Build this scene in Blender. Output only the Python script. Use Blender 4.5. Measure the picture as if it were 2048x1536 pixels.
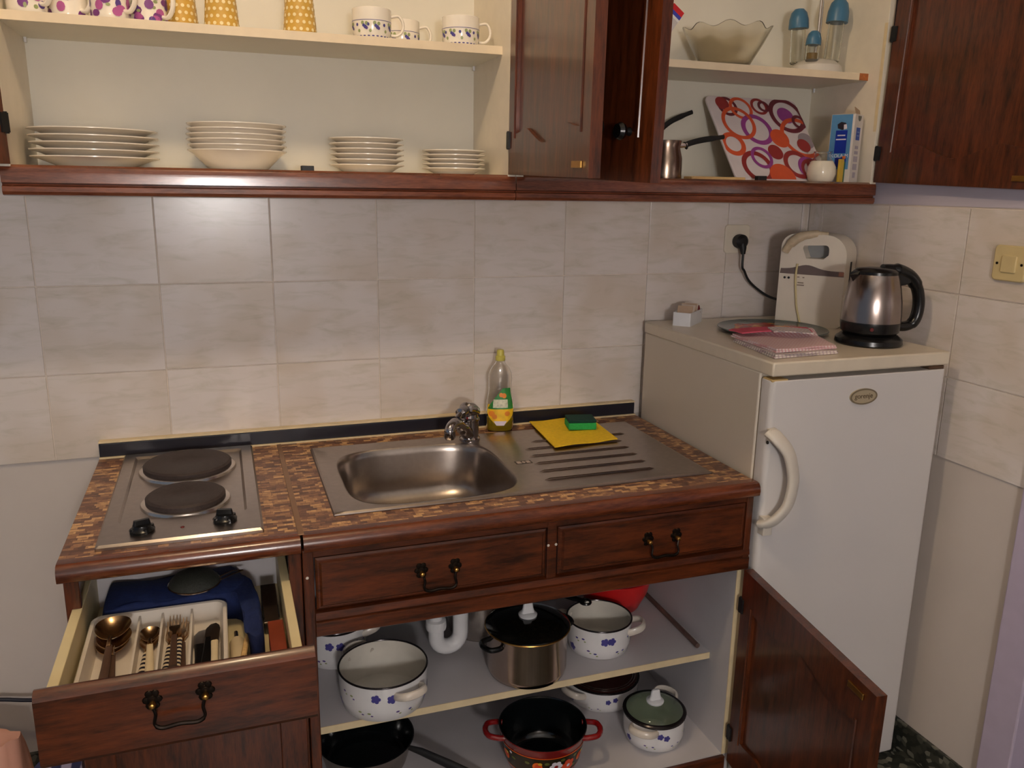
import bpy, math, random
from mathutils import Vector, Matrix
random.seed(11)
S = bpy.context.scene
for o in list(bpy.data.objects):
    bpy.data.objects.remove(o, do_unlink=True)
COL = S.collection
PI = math.pi
def lin(c):
    c /= 255.0
    return c / 12.92 if c <= .04045 else ((c + .055) / 1.055) ** 2.4
def rgb(r, g, b):
    return (lin(r), lin(g), lin(b), 1.0)

# ------------------------------------------------------------------ camera
cam_d = bpy.data.cameras.new('camera')
cam_d.sensor_width = 36.0
cam_d.lens = 28.984
cam_d.clip_start = .02
cam = bpy.data.objects.new('camera', cam_d)
COL.objects.link(cam)
_R = Vector((.94349712, -.33099501, .01598386))
_U = Vector((.0623838, .22478225, .97241))
_F = Vector((.32545575, .9164689, -.23273013))
_m = Matrix.Identity(4)
for i in range(3):
    _m[i][0], _m[i][1], _m[i][2] = _R[i], _U[i], -_F[i]
_m.translation = Vector((-.10962, -2.04231, 1.44779))
cam.matrix_world = _m
S.camera = cam

# ------------------------------------------------------------------ world and exposure
wd = bpy.data.worlds.new('world')
S.world = wd
wd.use_nodes = True
wd.node_tree.nodes['Background'].inputs[0].default_value = (.58, .69, .88, 1)
wd.node_tree.nodes['Background'].inputs[1].default_value = .30
LAMP_COLOR = (1.0, .74, .46)
LAMP_STRENGTH = 275.0
FILL_LAMP_COLOR = (1.0, .96, .94)
FILL_LAMP_STRENGTH = 180.0
S.view_settings.view_transform = 'Standard'
S.view_settings.look = 'None'
S.view_settings.gamma = 1.0
S.view_settings.use_curve_mapping = False
S.view_settings.exposure = -.38

# ------------------------------------------------------------------ mesh helpers
class B:
    def __init__(s):
        s.v = []
        s.f = []
    def add(s, v, f, M=None):
        n = len(s.v)
        s.v += [tuple(M @ Vector(p)) if M is not None else tuple(p) for p in v]
        s.f += [tuple(i + n for i in q) for q in f]
        return s
    def box(s, x0, x1, y0, y1, z0, z1, M=None):
        v = [(x, y, z) for z in (z0, z1) for y in (y0, y1) for x in (x0, x1)]
        f = [(0, 2, 3, 1), (4, 5, 7, 6), (0, 1, 5, 4), (2, 6, 7, 3), (0, 4, 6, 2), (1, 3, 7, 5)]
        return s.add(v, f, M)
    def lathe(s, prof, n=40, M=None, rmod=None):
        v, f, rows = [], [], []
        for r, z in prof:
            if r < 1e-7:
                rows.append([len(v)])
                v.append((0, 0, z))
            else:
                rows.append(list(range(len(v), len(v) + n)))
                for i in range(n):
                    a = 2 * PI * i / n
                    rr, zz = (r, z) if rmod is None else rmod(r, z, a)
                    v.append((rr * math.cos(a), rr * math.sin(a), zz))
        for a, b in zip(rows[:-1], rows[1:]):
            for i in range(n):
                j = (i + 1) % n
                if len(a) == 1 and len(b) == 1:
                    continue
                if len(a) == 1:
                    f.append((a[0], b[j], b[i]))
                elif len(b) == 1:
                    f.append((a[i], a[j], b[0]))
                else:
                    f.append((a[i], a[j], b[j], b[i]))
        return s.add(v, f, M)
    def loft(s, rings, closed=True, caps=True, M=None):
        n = len(rings[0])
        v = [p for r in rings for p in r]
        f = []
        for k in range(len(rings) - 1):
            for i in range(n if closed else n - 1):
                j = (i + 1) % n
                f.append((k * n + i, k * n + j, (k + 1) * n + j, (k + 1) * n + i))
        if caps:
            f.append(tuple(reversed(range(n))))
            f.append(tuple(range((len(rings) - 1) * n, len(rings) * n)))
        return s.add(v, f, M)
    def tube(s, pts, r, n=10, closed=False, flat=1.0, up=None, M=None):
        P = [Vector(p) for p in pts]
        m = len(P)
        rs = r if isinstance(r, (list, tuple)) else [r] * m
        rings, prev = [], None
        for i in range(m):
            if closed:
                t = (P[(i + 1) % m] - P[i - 1]).normalized()
            else:
                t = (P[min(i + 1, m - 1)] - P[max(i - 1, 0)]).normalized()
            if prev is None:
                u = Vector(up) if up else (Vector((0, 0, 1)) if abs(t.z) < .9 else Vector((1, 0, 0)))
            else:
                u = prev
            u = (u - t * u.dot(t)).normalized()
            prev = u
            w = t.cross(u)
            rings.append([tuple(P[i] + u * (rs[i] * math.cos(2 * PI * k / n)) + w * (rs[i] * flat * math.sin(2 * PI * k / n))) for k in range(n)])
        if closed:
            rings.append(rings[0])
        return s.loft(rings, caps=not closed, M=M)
    def prism(s, out, h0, h1, axis='z', M=None):
        mp = {'z': lambda a, b, h: (a, b, h), 'y': lambda a, b, h: (a, h, b), 'x': lambda a, b, h: (h, a, b)}[axis]
        return s.loft([[mp(a, b, h0) for a, b in out], [mp(a, b, h1) for a, b in out]], M=M)
    def ring_prism(s, out, inn, h0, h1, axis='z', M=None):
        mp = {'z': lambda a, b, h: (a, b, h), 'y': lambda a, b, h: (a, h, b), 'x': lambda a, b, h: (h, a, b)}[axis]
        r = [[mp(a, b, h0) for a, b in out], [mp(a, b, h1) for a, b in out], [mp(a, b, h1) for a, b in inn], [mp(a, b, h0) for a, b in inn]]
        r.append(r[0])
        return s.loft(r, caps=False, M=M)

def fillet(pts, n=6):
    """smooth a polyline (Catmull-Rom)"""
    P = [Vector(p) for p in pts]
    out = []
    for i in range(len(P) - 1):
        p0, p1, p2, p3 = P[max(i - 1, 0)], P[i], P[i + 1], P[min(i + 2, len(P) - 1)]
        for k in range(n):
            t = k / n
            out.append(.5 * ((2 * p1) + (p2 - p0) * t + (2 * p0 - 5 * p1 + 4 * p2 - p3) * t * t + (3 * p1 - p0 - 3 * p2 + p3) * t ** 3))
    out.append(P[-1])
    return out
def rrect(x0, x1, y0, y1, r, n=5):
    if not isinstance(r, (list, tuple)):
        r = [r] * 4
    out = []
    for (cx, cy, a0, q) in ((x1 - r[0], y1 - r[0], 0, r[0]), (x0 + r[1], y1 - r[1], 90, r[1]), (x0 + r[2], y0 + r[2], 180, r[2]), (x1 - r[3], y0 + r[3], 270, r[3])):
        for k in range(n + 1):
            a = math.radians(a0 + 90 * k / n)
            out.append((cx + q * math.cos(a), cy + q * math.sin(a)))
    return out
def superell(cx, cy, a, b, p=4, n=64):
    out = []
    for i in range(n):
        t = 2 * PI * i / n
        c, q = math.cos(t), math.sin(t)
        out.append((cx + a * math.copysign(abs(c) ** (2 / p), c), cy + b * math.copysign(abs(q) ** (2 / p), q)))
    return out
def T(x=0, y=0, z=0, rz=0, rx=0, ry=0, s=1):
    return Matrix.Translation((x, y, z)) @ Matrix.Rotation(math.radians(rz), 4, 'Z') @ Matrix.Rotation(math.radians(ry), 4, 'Y') @ Matrix.Rotation(math.radians(rx), 4, 'X') @ Matrix.Scale(s, 4)

def obj(name, b, m, parent=None, smooth=35, bevel=0, w=True, loc=None, rot=None, seg=2):
    """w: the vertices are in room coordinates and are shifted to the origin of the thing"""
    v = b.v
    if w and parent is not None:
        q = parent
        off = Vector((0, 0, 0))
        while q is not None:
            off += Vector(q.location)
            q = q.parent
        v = [(p[0] - off.x, p[1] - off.y, p[2] - off.z) for p in v]
    me = bpy.data.meshes.new(name)
    me.from_pydata(v, [], b.f)
    me.validate()
    me.update()
    for mm in (m if isinstance(m, (list, tuple)) else [m]):
        me.materials.append(mm)
    if smooth:
        me.polygons.foreach_set('use_smooth', [True] * len(me.polygons))
        me.set_sharp_from_angle(angle=math.radians(smooth))
    o = bpy.data.objects.new(name, me)
    COL.objects.link(o)
    if parent is not None:
        o.parent = parent
    if loc is not None:
        o.location = loc
    if rot is not None:
        o.rotation_euler = rot
    if bevel:
        md = o.modifiers.new('bevel', 'BEVEL')
        md.width = bevel
        md.segments = seg
        md.limit_method = 'ANGLE'
        md.angle_limit = math.radians(40)
    return o
def solo(name, b, m, loc, **k):
    """a one-mesh thing whose vertices are given in room coordinates"""
    b2 = B()
    b2.v = [(p[0] - loc[0], p[1] - loc[1], p[2] - loc[2]) for p in b.v]
    b2.f = b.f
    return obj(name, b2, m, None, w=False, loc=loc, **k)
def thing(name, label, cat, loc=(0, 0, 0), rz=0, group=None):
    o = bpy.data.objects.new(name, None)
    COL.objects.link(o)
    o.empty_display_size = .03
    o.location = loc
    o.rotation_euler = (0, 0, math.radians(rz))
    return tag(o, label, cat, group)
def tag(o, label, cat, group=None):
    o['label'] = label
    o['category'] = cat
    if group:
        o['group'] = group
    return o
def struct(o):
    o['kind'] = 'structure'
    return o
def fan(b, center, pts):
    n = len(b.v)
    b.v.append(center)
    b.v += pts
    for i in range(len(pts)):
        b.f.append((n, n + 1 + i, n + 1 + (i + 1) % len(pts)))
def dab(b, rf, th, z, ra, rb=None, n=12, off=.0006):
    """a printed spot on a round wall; rf(z) is the radius of the wall"""
    rb = rb or ra
    pt = lambda t, q: ((rf(q) + off) * math.cos(t), (rf(q) + off) * math.sin(t), q)
    r0 = rf(z)
    fan(b, pt(th, z), [pt(th + ra / r0 * math.cos(2 * PI * k / n), z + rb * math.sin(2 * PI * k / n)) for k in range(n)])
def text(name, body, size, m, parent, M, depth=.0003, align='CENTER'):
    cu = bpy.data.curves.new(name, 'FONT')
    cu.body = body
    cu.size = size
    cu.extrude = depth
    cu.align_x = align
    cu.align_y = 'CENTER'
    to = bpy.data.objects.new(name + '_tmp', cu)
    COL.objects.link(to)
    bpy.context.view_layer.update()
    me = bpy.data.meshes.new_from_object(to.evaluated_get(bpy.context.evaluated_depsgraph_get()))
    bpy.data.objects.remove(to, do_unlink=True)
    me.transform(M)
    me.materials.clear()
    me.materials.append(m)
    me.name = name
    o = bpy.data.objects.new(name, me)
    COL.objects.link(o)
    o.parent = parent
    return o

# ------------------------------------------------------------------ materials
def newmat(name):
    m = bpy.data.materials.new(name)
    m.use_nodes = True
    nt = m.node_tree
    return m, nt, nt.nodes['Principled BSDF'], nt.nodes, nt.links
def mat(name, col, rough=.5, metal=0, coat=0, var=.06, scale=30, bump=0, bscale=200, trans=0, ior=1.45, spec=.5, sheen=0, aniso=0):
    m, nt, p, N, L = newmat(name)
    p.inputs['Roughness'].default_value = rough
    p.inputs['Metallic'].default_value = metal
    p.inputs['Coat Weight'].default_value = coat
    p.inputs['Coat Roughness'].default_value = .12
    p.inputs['Transmission Weight'].default_value = trans
    p.inputs['IOR'].default_value = ior
    p.inputs['Specular IOR Level'].default_value = spec
    p.inputs['Sheen Weight'].default_value = sheen
    p.inputs['Anisotropic'].default_value = aniso
    tc = N.new('ShaderNodeTexCoord')
    nz = N.new('ShaderNodeTexNoise')
    nz.inputs['Scale'].default_value = scale
    nz.inputs['Detail'].default_value = 4
    L.new(tc.outputs['Object'], nz.inputs['Vector'])
    rp = N.new('ShaderNodeValToRGB')
    rp.color_ramp.elements[0].position = .3
    rp.color_ramp.elements[1].position = .7
    rp.color_ramp.elements[0].color = tuple(max(0, c * (1 - var)) for c in col[:3]) + (1,)
    rp.color_ramp.elements[1].color = tuple(min(1, c * (1 + var)) for c in col[:3]) + (1,)
    L.new(nz.outputs['Fac'], rp.inputs['Fac'])
    L.new(rp.outputs['Color'], p.inputs['Base Color'])
    if bump:
        n2 = N.new('ShaderNodeTexNoise')
        n2.inputs['Scale'].default_value = bscale
        L.new(tc.outputs['Object'], n2.inputs['Vector'])
        bp = N.new('ShaderNodeBump')
        bp.inputs['Strength'].default_value = bump
        bp.inputs['Distance'].default_value = .002
        L.new(n2.outputs['Fac'], bp.inputs['Height'])
        L.new(bp.outputs['Normal'], p.inputs['Normal'])
    return m
def wood(name, stretch, dark, light, rough=.32, coat=.35):
    m, nt, p, N, L = newmat(name)
    tc = N.new('ShaderNodeTexCoord')
    mp = N.new('ShaderNodeMapping')
    mp.inputs['Scale'].default_value = stretch
    L.new(tc.outputs['Object'], mp.inputs['Vector'])
    n1 = N.new('ShaderNodeTexNoise')
    n1.inputs['Scale'].default_value = 9
    n1.inputs['Detail'].default_value = 6
    n1.inputs['Roughness'].default_value = .65
    L.new(mp.outputs['Vector'], n1.inputs['Vector'])
    n2 = N.new('ShaderNodeTexNoise')
    n2.inputs['Scale'].default_value = 60
    n2.inputs['Detail'].default_value = 3
    L.new(mp.outputs['Vector'], n2.inputs['Vector'])
    mx = N.new('ShaderNodeMath')
    mx.operation = 'MULTIPLY_ADD'
    mx.inputs[1].default_value = .35
    L.new(n2.outputs['Fac'], mx.inputs[0])
    L.new(n1.outputs['Fac'], mx.inputs[2])
    rp = N.new('ShaderNodeValToRGB')
    e = rp.color_ramp.elements
    e[0].position, e[0].color = .48, dark
    e[1].position, e[1].color = .86, light
    L.new(mx.outputs[0], rp.inputs['Fac'])
    L.new(rp.outputs['Color'], p.inputs['Base Color'])
    bp = N.new('ShaderNodeBump')
    bp.inputs['Strength'].default_value = .25
    bp.inputs['Distance'].default_value = .001
    L.new(n1.outputs['Fac'], bp.inputs['Height'])
    L.new(bp.outputs['Normal'], p.inputs['Normal'])
    p.inputs['Roughness'].default_value = rough
    p.inputs['Coat Weight'].default_value = coat
    p.inputs['Coat Roughness'].default_value = .14
    return m
WD, WL = rgb(44, 19, 7), rgb(102, 48, 21)
wood_h = wood('mahogany_horizontal', (1, 8, 8), WD, WL)
wood_v = wood('mahogany_vertical', (8, 8, 1), WD, WL)
wood_rail = wood('mahogany_rail', (1, 8, 8), rgb(80, 38, 22), rgb(128, 70, 44), rough=.24, coat=.8)
wood_nose = wood('mahogany_nosing', (1, 8, 8), rgb(66, 28, 13), rgb(116, 58, 30), rough=.26, coat=.5)
wood_light = wood('light_wood', (1, 9, 9), rgb(190, 150, 95), rgb(225, 190, 130), rough=.6, coat=0)
cream = mat('cream_melamine', rgb(230, 220, 202), .38, var=.03)
cream_back = mat('cream_hardboard', rgb(224, 219, 204), .45, var=.04, scale=6)
cream_edge = mat('cream_edge_band', rgb(232, 214, 184), .42, var=.04)
white_mel = mat('white_melamine', rgb(192, 188, 190), .4, var=.04, scale=8)
yellow_edge = mat('yellowed_edge', rgb(224, 204, 164), .45)
drawer_cream = mat('drawer_plastic', rgb(222, 206, 160), .42, var=.05, scale=10)
plaster = mat('plaster', rgb(206, 196, 188), .8, var=.03, scale=5, bump=.15, bscale=60)
plaster_lilac = mat('plaster_lilac', rgb(196, 188, 200), .8, var=.03, scale=5, bump=.1, bscale=60)
casing_m = mat('casing_paint', rgb(190, 178, 200), .5, var=.03)
ceil_m = mat('ceiling_paint', rgb(235, 232, 226), .85, var=.02)
grout = mat('grout', rgb(224, 212, 200), .8, var=.08, scale=40)
porcelain = mat('porcelain', rgb(242, 234, 220), .18, var=.02, coat=.3)
enamel = mat('white_enamel', rgb(234, 232, 232), .16, var=.03, coat=.5)
enamel_in = mat('stained_enamel', rgb(228, 222, 210), .22, var=.10, scale=14, coat=.4)
steel = mat('stainless_steel', rgb(206, 198, 190), .24, metal=1, var=.05, scale=60)
steel_soft = mat('brushed_steel', rgb(166, 156, 148), .28, metal=1, var=.05, scale=80)
chrome = mat('chrome', rgb(170, 165, 165), .1, metal=1, var=.02)
brass = mat('brass', rgb(196, 150, 80), .28, metal=1, var=.12, scale=80)
bronze = mat('antique_bronze', rgb(34, 26, 20), .38, metal=.8, var=.2, scale=120)
cast_iron = mat('cast_iron', rgb(60, 50, 48), .6, metal=.2, var=.15, scale=90, bump=.3, bscale=500)
black_gloss = mat('black_plastic', rgb(16, 16, 17), .25, var=.1)
black_soft = mat('black_rubber', rgb(20, 20, 22), .5, var=.1)
black_enamel = mat('black_enamel', rgb(12, 15, 16), .12, var=.1, coat=.6)
fridge_w = mat('fridge_white', rgb(212, 208, 206), .3, var=.02, scale=4, coat=.2)
fridge_lid_m = mat('fridge_top_cream', rgb(216, 204, 184), .3, var=.03)
cream_plastic = mat('cream_plastic', rgb(214, 206, 194), .35, var=.03)
toaster_m = mat('toaster_white', rgb(226, 216, 200), .3, var=.02)
ivory_plastic = mat('ivory_plastic', rgb(226, 216, 198), .4, var=.03)
tan_plastic = mat('yellowed_switch', rgb(210, 190, 140), .45, var=.04)
white_plastic = mat('white_plastic', rgb(226, 226, 228), .35, var=.03)
def glassy(name, col, rough=.03, ior=1.45, w=1.0):
    return mat(name, col, rough, var=.0, trans=w, ior=ior)
glass = glassy('clear_glass', rgb(246, 248, 246))
glass_frost = glassy('pressed_glass', rgb(246, 242, 232), .16)
glass_lid = glassy('lid_glass', rgb(222, 238, 226), .02)

def tile_mat():
    m, nt, p, N, L = newmat('marbled_tile')
    tc = N.new('ShaderNodeTexCoord')
    oi = N.new('ShaderNodeObjectInfo')
    ad = N.new('ShaderNodeVectorMath')
    ad.operation = 'MULTIPLY_ADD'
    ad.inputs[1].default_value = (7.3, 5.1, 9.7)
    L.new(oi.outputs['Random'], ad.inputs[0])
    L.new(tc.outputs['Object'], ad.inputs[2])
    mp = N.new('ShaderNodeMapping')
    mp.inputs['Rotation'].default_value = (0, math.radians(14), 0)
    mp.inputs['Scale'].default_value = (9, 12, 40)
    L.new(ad.outputs[0], mp.inputs['Vector'])
    n1 = N.new('ShaderNodeTexNoise')
    n1.inputs['Scale'].default_value = 1.2
    n1.inputs['Detail'].default_value = 7
    n1.inputs['Roughness'].default_value = .6
    n1.inputs['Distortion'].default_value = .8
    L.new(mp.outputs['Vector'], n1.inputs['Vector'])
    r1 = N.new('ShaderNodeValToRGB')
    e = r1.color_ramp.elements
    e[0].position, e[0].color = .22, rgb(206, 198, 186)
    e[1].position, e[1].color = .52, rgb(226, 217, 212)
    q = e.new(.38)
    q.color = rgb(218, 210, 202)
    L.new(n1.outputs['Fac'], r1.inputs['Fac'])
    n2 = N.new('ShaderNodeTexNoise')
    n2.inputs['Scale'].default_value = 5
    L.new(ad.outputs[0], n2.inputs['Vector'])
    r2 = N.new('ShaderNodeValToRGB')
    r2.color_ramp.elements[0].color = rgb(240, 234, 222)
    r2.color_ramp.elements[1].color = rgb(255, 255, 255)
    r2.color_ramp.elements[0].position = .35
    r2.color_ramp.elements[1].position = .55
    L.new(n2.outputs['Fac'], r2.inputs['Fac'])
    mx = N.new('ShaderNodeMix')
    mx.data_type = 'RGBA'
    mx.blend_type = 'MULTIPLY'
    mx.inputs[0].default_value = .8
    L.new(r1.outputs['Color'], mx.inputs[6])
    L.new(r2.outputs['Color'], mx.inputs[7])
    L.new(mx.outputs[2], p.inputs['Base Color'])
    p.inputs['Roughness'].default_value = .22
    return m
tile_m = tile_mat()

def laminate():
    m, nt, p, N, L = newmat('mosaic_laminate')
    tc = N.new('ShaderNodeTexCoord')
    outs = []
    for sc, off in ((1, (0, 0, 0)), (.55, (.31, .17, 0))):
        mp = N.new('ShaderNodeMapping')
        mp.inputs['Location'].default_value = off
        L.new(tc.outputs['Object'], mp.inputs['Vector'])
        br = N.new('ShaderNodeTexBrick')
        br.offset = .37
        br.squash = 1.6
        br.squash_frequency = 3
        br.inputs['Scale'].default_value = 1
        br.inputs['Brick Width'].default_value = .018 * sc
        br.inputs['Row Height'].default_value = .0105 * sc
        br.inputs['Mortar Size'].default_value = .0004
        br.inputs['Mortar Smooth'].default_value = .5
        br.inputs['Color1'].default_value = (0, 0, 0, 1)
        br.inputs['Color2'].default_value = (1, 1, 1, 1)
        br.inputs['Mortar'].default_value = (.2, .2, .2, 1)
        L.new(mp.outputs['Vector'], br.inputs['Vector'])
        outs.append(br.outputs['Color'])
    nz = N.new('ShaderNodeTexNoise')
    nz.inputs['Scale'].default_value = 22
    nz.inputs['Detail'].default_value = 3
    L.new(tc.outputs['Object'], nz.inputs['Vector'])
    m1 = N.new('ShaderNodeMix')
    m1.data_type = 'RGBA'
    mm_ = N.new('ShaderNodeMath')
    mm_.operation = 'MULTIPLY'
    mm_.inputs[1].default_value = .62
    L.new(nz.outputs['Fac'], mm_.inputs[0])
    L.new(mm_.outputs[0], m1.inputs[0])
    L.new(outs[0], m1.inputs[6])
    L.new(outs[1], m1.inputs[7])
    rp = N.new('ShaderNodeValToRGB')
    e = rp.color_ramp.elements
    e[0].position, e[0].color = .15, rgb(92, 60, 48)
    e[1].position, e[1].color = .9, rgb(222, 178, 122)
    for pos, c in ((.35, rgb(116, 78, 60)), (.62, rgb(158, 114, 78))):
        q = e.new(pos)
        q.color = c
    L.new(m1.outputs[2], rp.inputs['Fac'])
    L.new(rp.outputs['Color'], p.inputs['Base Color'])
    p.inputs['Roughness'].default_value = .4
    return m
laminate_m = laminate()

def terrazzo():
    m, nt, p, N, L = newmat('dark_terrazzo')
    tc = N.new('ShaderNodeTexCoord')
    vo = N.new('ShaderNodeTexVoronoi')
    vo.inputs['Scale'].default_value = 70
    L.new(tc.outputs['Object'], vo.inputs['Vector'])
    sp = N.new('ShaderNodeSeparateColor')
    L.new(vo.outputs['Color'], sp.inputs['Color'])
    rp = N.new('ShaderNodeValToRGB')
    e = rp.color_ramp.elements
    e[0].position, e[0].color = .3, rgb(40, 42, 38)
    e[1].position, e[1].color = 1, rgb(122, 120, 108)
    q = e.new(.7)
    q.color = rgb(66, 66, 58)
    L.new(sp.outputs[0], rp.inputs['Fac'])
    L.new(rp.outputs['Color'], p.inputs['Base Color'])
    p.inputs['Roughness'].default_value = .35
    return m
terrazzo_m = terrazzo()

def plaid(name, base, line, line2, scale=60, w=.5):
    m, nt, p, N, L = newmat(name)
    tc = N.new('ShaderNodeTexCoord')
    ws = []
    for d in ('X', 'Y'):
        wv = N.new('ShaderNodeTexWave')
        wv.bands_direction = d
        wv.inputs['Scale'].default_value = scale
        wv.inputs['Distortion'].default_value = .4
        L.new(tc.outputs['Object'], wv.inputs['Vector'])
        rp = N.new('ShaderNodeValToRGB')
        rp.color_ramp.elements[0].position = w
        rp.color_ramp.elements[1].position = w + .2
        L.new(wv.outputs['Fac'], rp.inputs['Fac'])
        ws.append(rp.outputs['Color'])
    m1 = N.new('ShaderNodeMix')
    m1.data_type = 'RGBA'
    m1.inputs[6].default_value = base
    m1.inputs[7].default_value = line
    L.new(ws[0], m1.inputs[0])
    m2 = N.new('ShaderNodeMix')
    m2.data_type = 'RGBA'
    m2.inputs[7].default_value = line2
    sc = N.new('ShaderNodeMath')
    sc.operation = 'MULTIPLY'
    sc.inputs[1].default_value = .6
    L.new(ws[1], sc.inputs[0])
    L.new(sc.outputs[0], m2.inputs[0])
    L.new(m1.outputs[2], m2.inputs[6])
    L.new(m2.outputs[2], p.inputs['Base Color'])
    p.inputs['Roughness'].default_value = .9
    return m
towel_pink = plaid('pink_check', rgb(232, 214, 212), rgb(214, 166, 166), rgb(216, 168, 172), 34)
towel_white = plaid('white_check', rgb(226, 214, 206), rgb(198, 176, 180), rgb(120, 110, 116), 30, .6)
pink_hem = mat('pink_hem', rgb(206, 84, 104), .9, var=.08, scale=60)
def flat(name, col, rough=.4, **k):
    return mat(name, col, rough, var=.05, scale=50, **k)
purple = flat('purple_print', rgb(120, 62, 128))
magenta = flat('magenta_print', rgb(176, 92, 150))
violet = flat('violet_print', rgb(92, 70, 136))
leaf_p = flat('green_print', rgb(150, 160, 110))
blue_p = flat('blue_print', rgb(74, 70, 140))
ochre = mat('ochre_glaze', rgb(206, 164, 76), .25, var=.04, coat=.3)
cream_dot = flat('cream_dot', rgb(240, 222, 170))
red_enamel = mat('red_enamel', rgb(128, 16, 18), .16, var=.1, coat=.6)
orange_p = flat('orange_print', rgb(240, 106, 28), .25)
orange2_p = flat('deep_orange_print', rgb(226, 72, 30), .25)
yellow_p = flat('yellow_print', rgb(230, 176, 50), .25)
white_p = flat('white_print', rgb(226, 218, 226), .25)
dark_band = flat('dark_green_print', rgb(44, 34, 16), .25)
olive_p = flat('olive_print', rgb(92, 96, 44), .25)
rim_black = mat('black_rim', rgb(38, 32, 34), .2, metal=.5, var=.1)

# ================================================================== the room
HC = .8214            # height of the worktop
XR = 1.5337           # face of the tiles on the right wall
struct(solo('floor', B().box(-2.4, 2.2, -3.6, .1, -.06, 0), terrazzo_m, (0, -1.7, -.06), smooth=0))
struct(solo('ceiling', B().box(-2.4, 2.2, -3.6, .1, 2.75, 2.8), ceil_m, (0, -1.7, 2.75), smooth=0))
wb = struct(solo('wall_back', B().box(-2.4, 1.64, .006, .1, 0, 2.75), plaster, (0, .05, 0), smooth=0))
wr = struct(solo('wall_right', B().box(XR + .006, 1.64, -.806, .006, 0, 2.75).box(XR + .006, 1.64, -1.75, -.806, 2.08, 2.75), plaster, (1.59, -.4, 0), smooth=0))
obj('upper_plaster', B().box(XR + .004, XR + .0065, -.806, .006, 1.4195, 2.75), plaster_lilac, wr, smooth=0)
# glazed tiles, 25 x 20 cm, on both walls: each one a child of its wall
TW, TH, GR = .25, .20, .0028
tb = B().prism(rrect(GR / 2, TW - GR / 2, GR / 2, TH - GR / 2, .001, 2), 0, .0065, 'y')
tile_me = None
def tile(parent, x, y, z, rz, sx=1.0):
    global tile_me
    if tile_me is None:
        o = obj('tile', tb, tile_m, None, smooth=0, bevel=.0012, w=False)
        tile_me = o.data
    else:
        o = bpy.data.objects.new('tile', tile_me)
        COL.objects.link(o)
        md = o.modifiers.new('bevel', 'BEVEL')
        md.width = .0012
        md.segments = 2
        md.limit_method = 'ANGLE'
    o.parent = parent
    o.location = Vector((x, y, z)) - Vector(parent.location)
    o.rotation_euler = (0, 0, rz)
    o.scale = (sx, 1, 1)
ZB = .8182
for r in range(3):
    for k in range(-3, 7):
        tile(wb, -.2424 + k * TW, 0, ZB + r * TH, 0)
    tile(wb, -.2424 + 7 * TW, 0, ZB + r * TH, 0, (XR - .001 - (-.2424 + 7 * TW)) / TW)
    # right wall: a narrow cut tile in the corner, then whole tiles towards the door
    tile(wr, XR, -.0005, ZB - .0015 + r * TH, -PI / 2, (.0583 - .0005) / TW)
    for k in range(2):
        tile(wr, XR, -.0583 - k * TW, ZB - .0015 + r * TH, -PI / 2)
    tile(wr, XR, -.0583 - 2 * TW, ZB - .0015 + r * TH, -PI / 2, .2465 / TW)
obj('grout_bed', B().box(-.9924, XR + .004, .0035, .0062, ZB + .001, ZB + 3 * TH - .001), grout, wb, smooth=0)
obj('grout_bed', B().box(XR + .0035, XR + .0062, -.8045, 0, ZB, ZB + 3 * TH - .002), grout, wr, smooth=0)
sk = struct(solo('baseboard_right', B().box(XR - .004, XR + .006, -.806, -.001, 0, .076), terrazzo_m, (XR, -.4, 0), smooth=0, bevel=.002))
struct(solo('baseboard_back', B().box(-2.4, XR - .005, -.004, .006, 0, .076), terrazzo_m, (0, 0, 0), smooth=0, bevel=.002))
struct(solo('trim_1', B().box(XR - .012, 1.63, -.888, -.807, 0, 2.08).box(XR - .012, 1.63, -1.75, -.888, 2.0, 2.08), casing_m, (1.58, -.85, 0), smooth=0, bevel=.004))
d1 = struct(solo('door_1', B().box(1.575, 1.615, -1.745, -.889, .006, 1.998), wood_v, (1.595, -1.3, .006), smooth=0, bevel=.003))
obj('door_handle', B().tube(fillet([(1.574, -.95, 1.02), (1.535, -.95, 1.02), (1.53, -.97, 1.02), (1.53, -1.06, 1.02)]), .008), brass, d1)

# pendant lamp hanging from the ceiling above the photographer's left shoulder
def lamp():
    t = thing('pendant_lamp', 'round glowing bulb lamp hanging from the ceiling', 'lamp', (-.1, -1.07, 2.75))
    m, nt, p, N, L = newmat('lamp_glow')
    p.inputs['Base Color'].default_value = (1, .9, .75, 1)
    p.inputs['Emission Color'].default_value = LAMP_COLOR + (1,)
    p.inputs['Emission Strength'].default_value = LAMP_STRENGTH
    b = B().lathe([(0, -.055), (.03, -.046), (.05, -.024), (.055, 0), (.05, .024), (.032, .045), (.02, .055), (0, .056)], 24, T(-.1, -1.07, 2.52))
    obj('bulb', b, m, t)
    obj('lamp_holder', B().lathe([(0, .05), (.022, .05), (.022, .1), (.008, .115), (0, .115)], 20, T(-.1, -1.07, 2.52)), white_plastic, t)
    obj('cord', B().tube([(-.1, -1.07, 2.63), (-.1, -1.07, 2.74)], .004), white_plastic, t)
    obj('ceiling_rose', B().lathe([(0, -.03), (.02, -.03), (.05, -.008), (.05, 0), (0, 0)], 24, T(-.1, -1.07, 2.75)), white_plastic, t)
lamp()
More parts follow.
